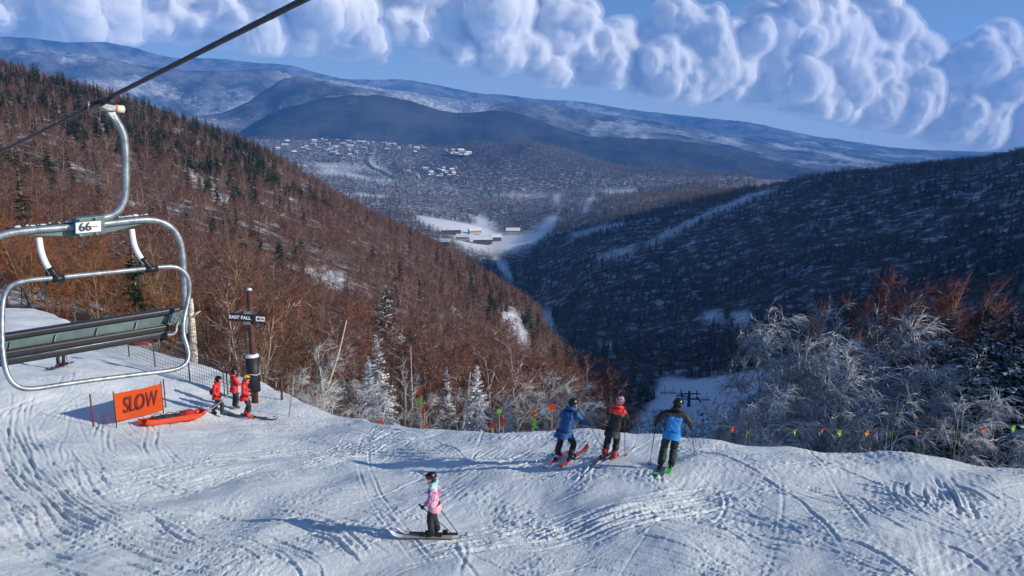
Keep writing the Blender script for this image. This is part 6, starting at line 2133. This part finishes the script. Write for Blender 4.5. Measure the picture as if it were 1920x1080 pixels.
CLOUD_G = -0.1
M_VAP = vapour_material("cloud_vapour", 0.0011); M_DENSE = vapour_material("cloud_heart", 0.04)
CLOUD_Y = 21500.0
B_X = [-400, 0, 300, 550, 800, 950, 1150, 1300, 1450, 1600, 1750, 1920, 2300]
B_Y = [70, 80, 84, 104, 126, 162, 170, 196, 204, 236, 268, 288, 300]
T_X = [-400, 1000, 1060, 1110, 1160, 1220, 1330, 1420, 1500, 1620, 1720, 1800, 1900, 2000]
T_Y = [-70, -60, 0, 25, 25, -5, 10, -12, -5, 25, 38, 50, 82, 120]


def ico_template(n):
    bm = bmesh.new(); bmesh.ops.create_icosphere(bm, subdivisions=n, radius=1.0); bm.verts.ensure_lookup_table()
    v = np.array([tuple(q.co) for q in bm.verts]); f = np.array([[q.index for q in p.verts] for p in bm.faces]); bm.free()
    return v, f


ICO = {2: ico_template(2), 3: ico_template(3)}


def tri_mesh(name, V, T):
    me = bpy.data.meshes.new(name)
    me.vertices.add(len(V)); me.vertices.foreach_set('co', V.ravel())
    me.loops.add(T.size); me.loops.foreach_set('vertex_index', T.ravel().astype(np.int32))
    me.polygons.add(len(T)); me.polygons.foreach_set('loop_start', np.arange(0, T.size, 3, dtype=np.int32)); me.polygons.foreach_set('loop_total', np.full(len(T), 3, np.int32))
    me.update(calc_edges=True)
    return me


def blob_mesh(centers, radii, voxel):
    VV, FF, off = [], [], 0
    for c, r in zip(centers, radii):
        tv, tf = ICO[2 if r < 900 else 3]
        VV.append(tv * r + np.array(c)); FF.append(tf + off); off += len(tv)
    me = tri_mesh("cloud_raw", np.concatenate(VV), np.concatenate(FF))
    o = bpy.data.objects.new("cloud_raw", me); link(o)
    md = o.modifiers.new("r", 'REMESH'); md.mode = 'VOXEL'; md.voxel_size = voxel
    dg = bpy.context.evaluated_depsgraph_get(); dg.update()
    out = bpy.data.meshes.new_from_object(o.evaluated_get(dg))
    bpy.data.objects.remove(o); bpy.data.meshes.remove(me)
    return out


def billow(me, base, amp, seed, offset):
    n = len(me.vertices); co = np.empty(n * 3); me.vertices.foreach_get('co', co); co = co.reshape(-1, 3)
    no = np.empty(n * 3); me.vertices.foreach_get('normal', no); no = no.reshape(-1, 3)
    d = np.zeros(n)
    for sc, am in ((3600, 1.1), (1700, 0.9), (760, 0.5), (330, 0.28), (150, 0.14)):
        d += am * (np.abs(noise3(co, sc, seed + int(sc))) * 2 - 0.55)
    co = co + no * (d * amp + offset)[:, None]
    # flat ragged base
    w_ = co + np.array(base)
    px, py = project(w_[:, 0], w_[:, 1], w_[:, 2])
    zb = CAMZ + (280 - np.interp(px, B_X, B_Y)) / FPX * w_[:, 1] * 0.985 + noise3(co, 700, seed + 9) * 160
    low = np.minimum(0, w_[:, 2] - zb)
    co[:, 2] -= low * 0.62
    me.vertices.foreach_set('co', co.ravel()); me.update()
    me.polygons.foreach_set('use_smooth', np.ones(len(me.polygons), bool))


def cloud(label, puffs, span, nfill, seed, voxel=72, rmax=60):
    rr = random.Random(seed)
    cs, rs = [], []
    allp = list(puffs)
    for k in range(nfill):
        px = rr.uniform(*span); rp = rr.uniform(18, rmax) * rr.uniform(.55, 1)
        t_, b_ = np.interp(px, T_X, T_Y), np.interp(px, B_X, B_Y)
        allp.append((px, rr.uniform(t_ + rp * .9, max(t_ + rp, b_ - rp * .7)), rp))
    for px, py, rp in allp:
        rp *= 1.15
        d = ray(px, py); y = CLOUD_Y + (px - 960) * 8.0 + rr.uniform(-900, 1100); s = y / d.y
        r = rp / FPX * s
        c = Vector((0, 0, CAMZ)) + d * s
        cs.append(c); rs.append(r * rr.uniform(0.7, .95))
        for k in range(5):     # smaller heads round each puff
            q = Vector((rr.gauss(0, 1), rr.gauss(-0.4, 0.6), rr.gauss(0.2, 0.7))).normalized()
            cs.append(c + q * r * rr.uniform(0.5, 1.0)); rs.append(r * rr.choice((0.25, 0.36, 0.48, 0.55, 0.62)))
    base = sum((c for c in cs), Vector()) / len(cs)
    root = empty("cloud", base)
    raw = blob_mesh([c - base for c in cs], rs, voxel)
    for nm, off, m in (("heart", -20, M_DENSE), ("vapour", 110, M_VAP)):
        me = raw.copy()
        billow(me, base, 150, seed, off)
        me.materials.clear(); me.materials.append(m); me.name = nm
        o = bpy.data.objects.new(nm, me); link(o); o.parent = root
    bpy.data.meshes.remove(raw)
    tag(root, kind="structure", label=label)


cloud("towering white cumulus above the right-hand ridge", [(1905, 185, 60), (1845, 135, 50), (1790, 180, 66), (1725, 115, 48), (1700, 185, 66), (1650, 205, 52), (1600, 165, 46), (1572, 195, 36), (1865, 235, 56), (1780, 235, 46),
       (1945, 135, 45), (1650, 95, 46), (1975, 215, 50)], (1520, 1970), 40, 3, 105, 88)
cloud("grey cumulus heap with bright heads at the centre", [(1480, 62, 48), (1430, 50, 38), (1545, 66, 42), (1400, 85, 42), (1372, 92, 40), (1392, 120, 34), (1332, 66, 32), (1262, 45, 30), (1230, 55, 28), (1200, 90, 32),
       (1280, 110, 38), (1300, 145, 34), (1452, 150, 40), (1505, 140, 46), (1535, 110, 44)], (1150, 1600), 40, 5, 86, 74)
cloud("low soft cloud bank left of the central heap", [(1105, 75, 26), (1080, 85, 34), (1040, 95, 38), (1000, 108, 36), (965, 40, 46), (905, 20, 46), (940, 92, 34), (1015, 60, 38)], (820, 1180), 30, 7, 78, 66)
cloud("long broken cloud roll above the far ridges", [(800, 40, 38), (760, 50, 36), (720, 30, 42), (660, 30, 38), (600, 20, 36), (690, 66, 26), (560, 40, 28), (500, 8, 40), (420, 12, 36), (340, 22, 32), (300, 34, 28),
       (200, 8, 34), (100, 12, 30), (30, 12, 28), (-60, 5, 40), (800, -40, 60), (600, -50, 60), (400, -55, 60), (200, -55, 60), (0, -50, 50)], (-100, 860), 60, 9, 78, 62)
# ------------------------------------------------------------------ the air
bm = bmesh.new(); bmesh.ops.create_cube(bm, size=1.0)
HX0, HX1, HY0, HY1, HZ0, HZ1 = -11500, 11500, -5000, 11500, -620, 1760
for v in bm.verts:
    v.co = Vector((HX0 if v.co.x < 0 else HX1, HY0 if v.co.y < 0 else HY1, HZ0 if v.co.z < 0 else HZ1))
me = bpy.data.meshes.new("haze"); bm.to_mesh(me); bm.free()
hm = bpy.data.materials.new("blue_air"); hm.use_nodes = True
t = NT(hm.node_tree)
pv = t.n('ShaderNodeVolumePrincipled'); oo = t.n('ShaderNodeOutputMaterial')
pv.inputs['Color'].default_value = (0.11, 0.40, 1.0, 1)
pv.inputs['Density'].default_value = 0.000085
pv.inputs['Anisotropy'].default_value = 0.0
t.link(pv.outputs[0], oo.inputs['Volume'])
me.materials.append(hm)
hz = bpy.data.objects.new("haze", me); link(hz)
tag(hz, label="blue winter haze filling the valley", kind="stuff")
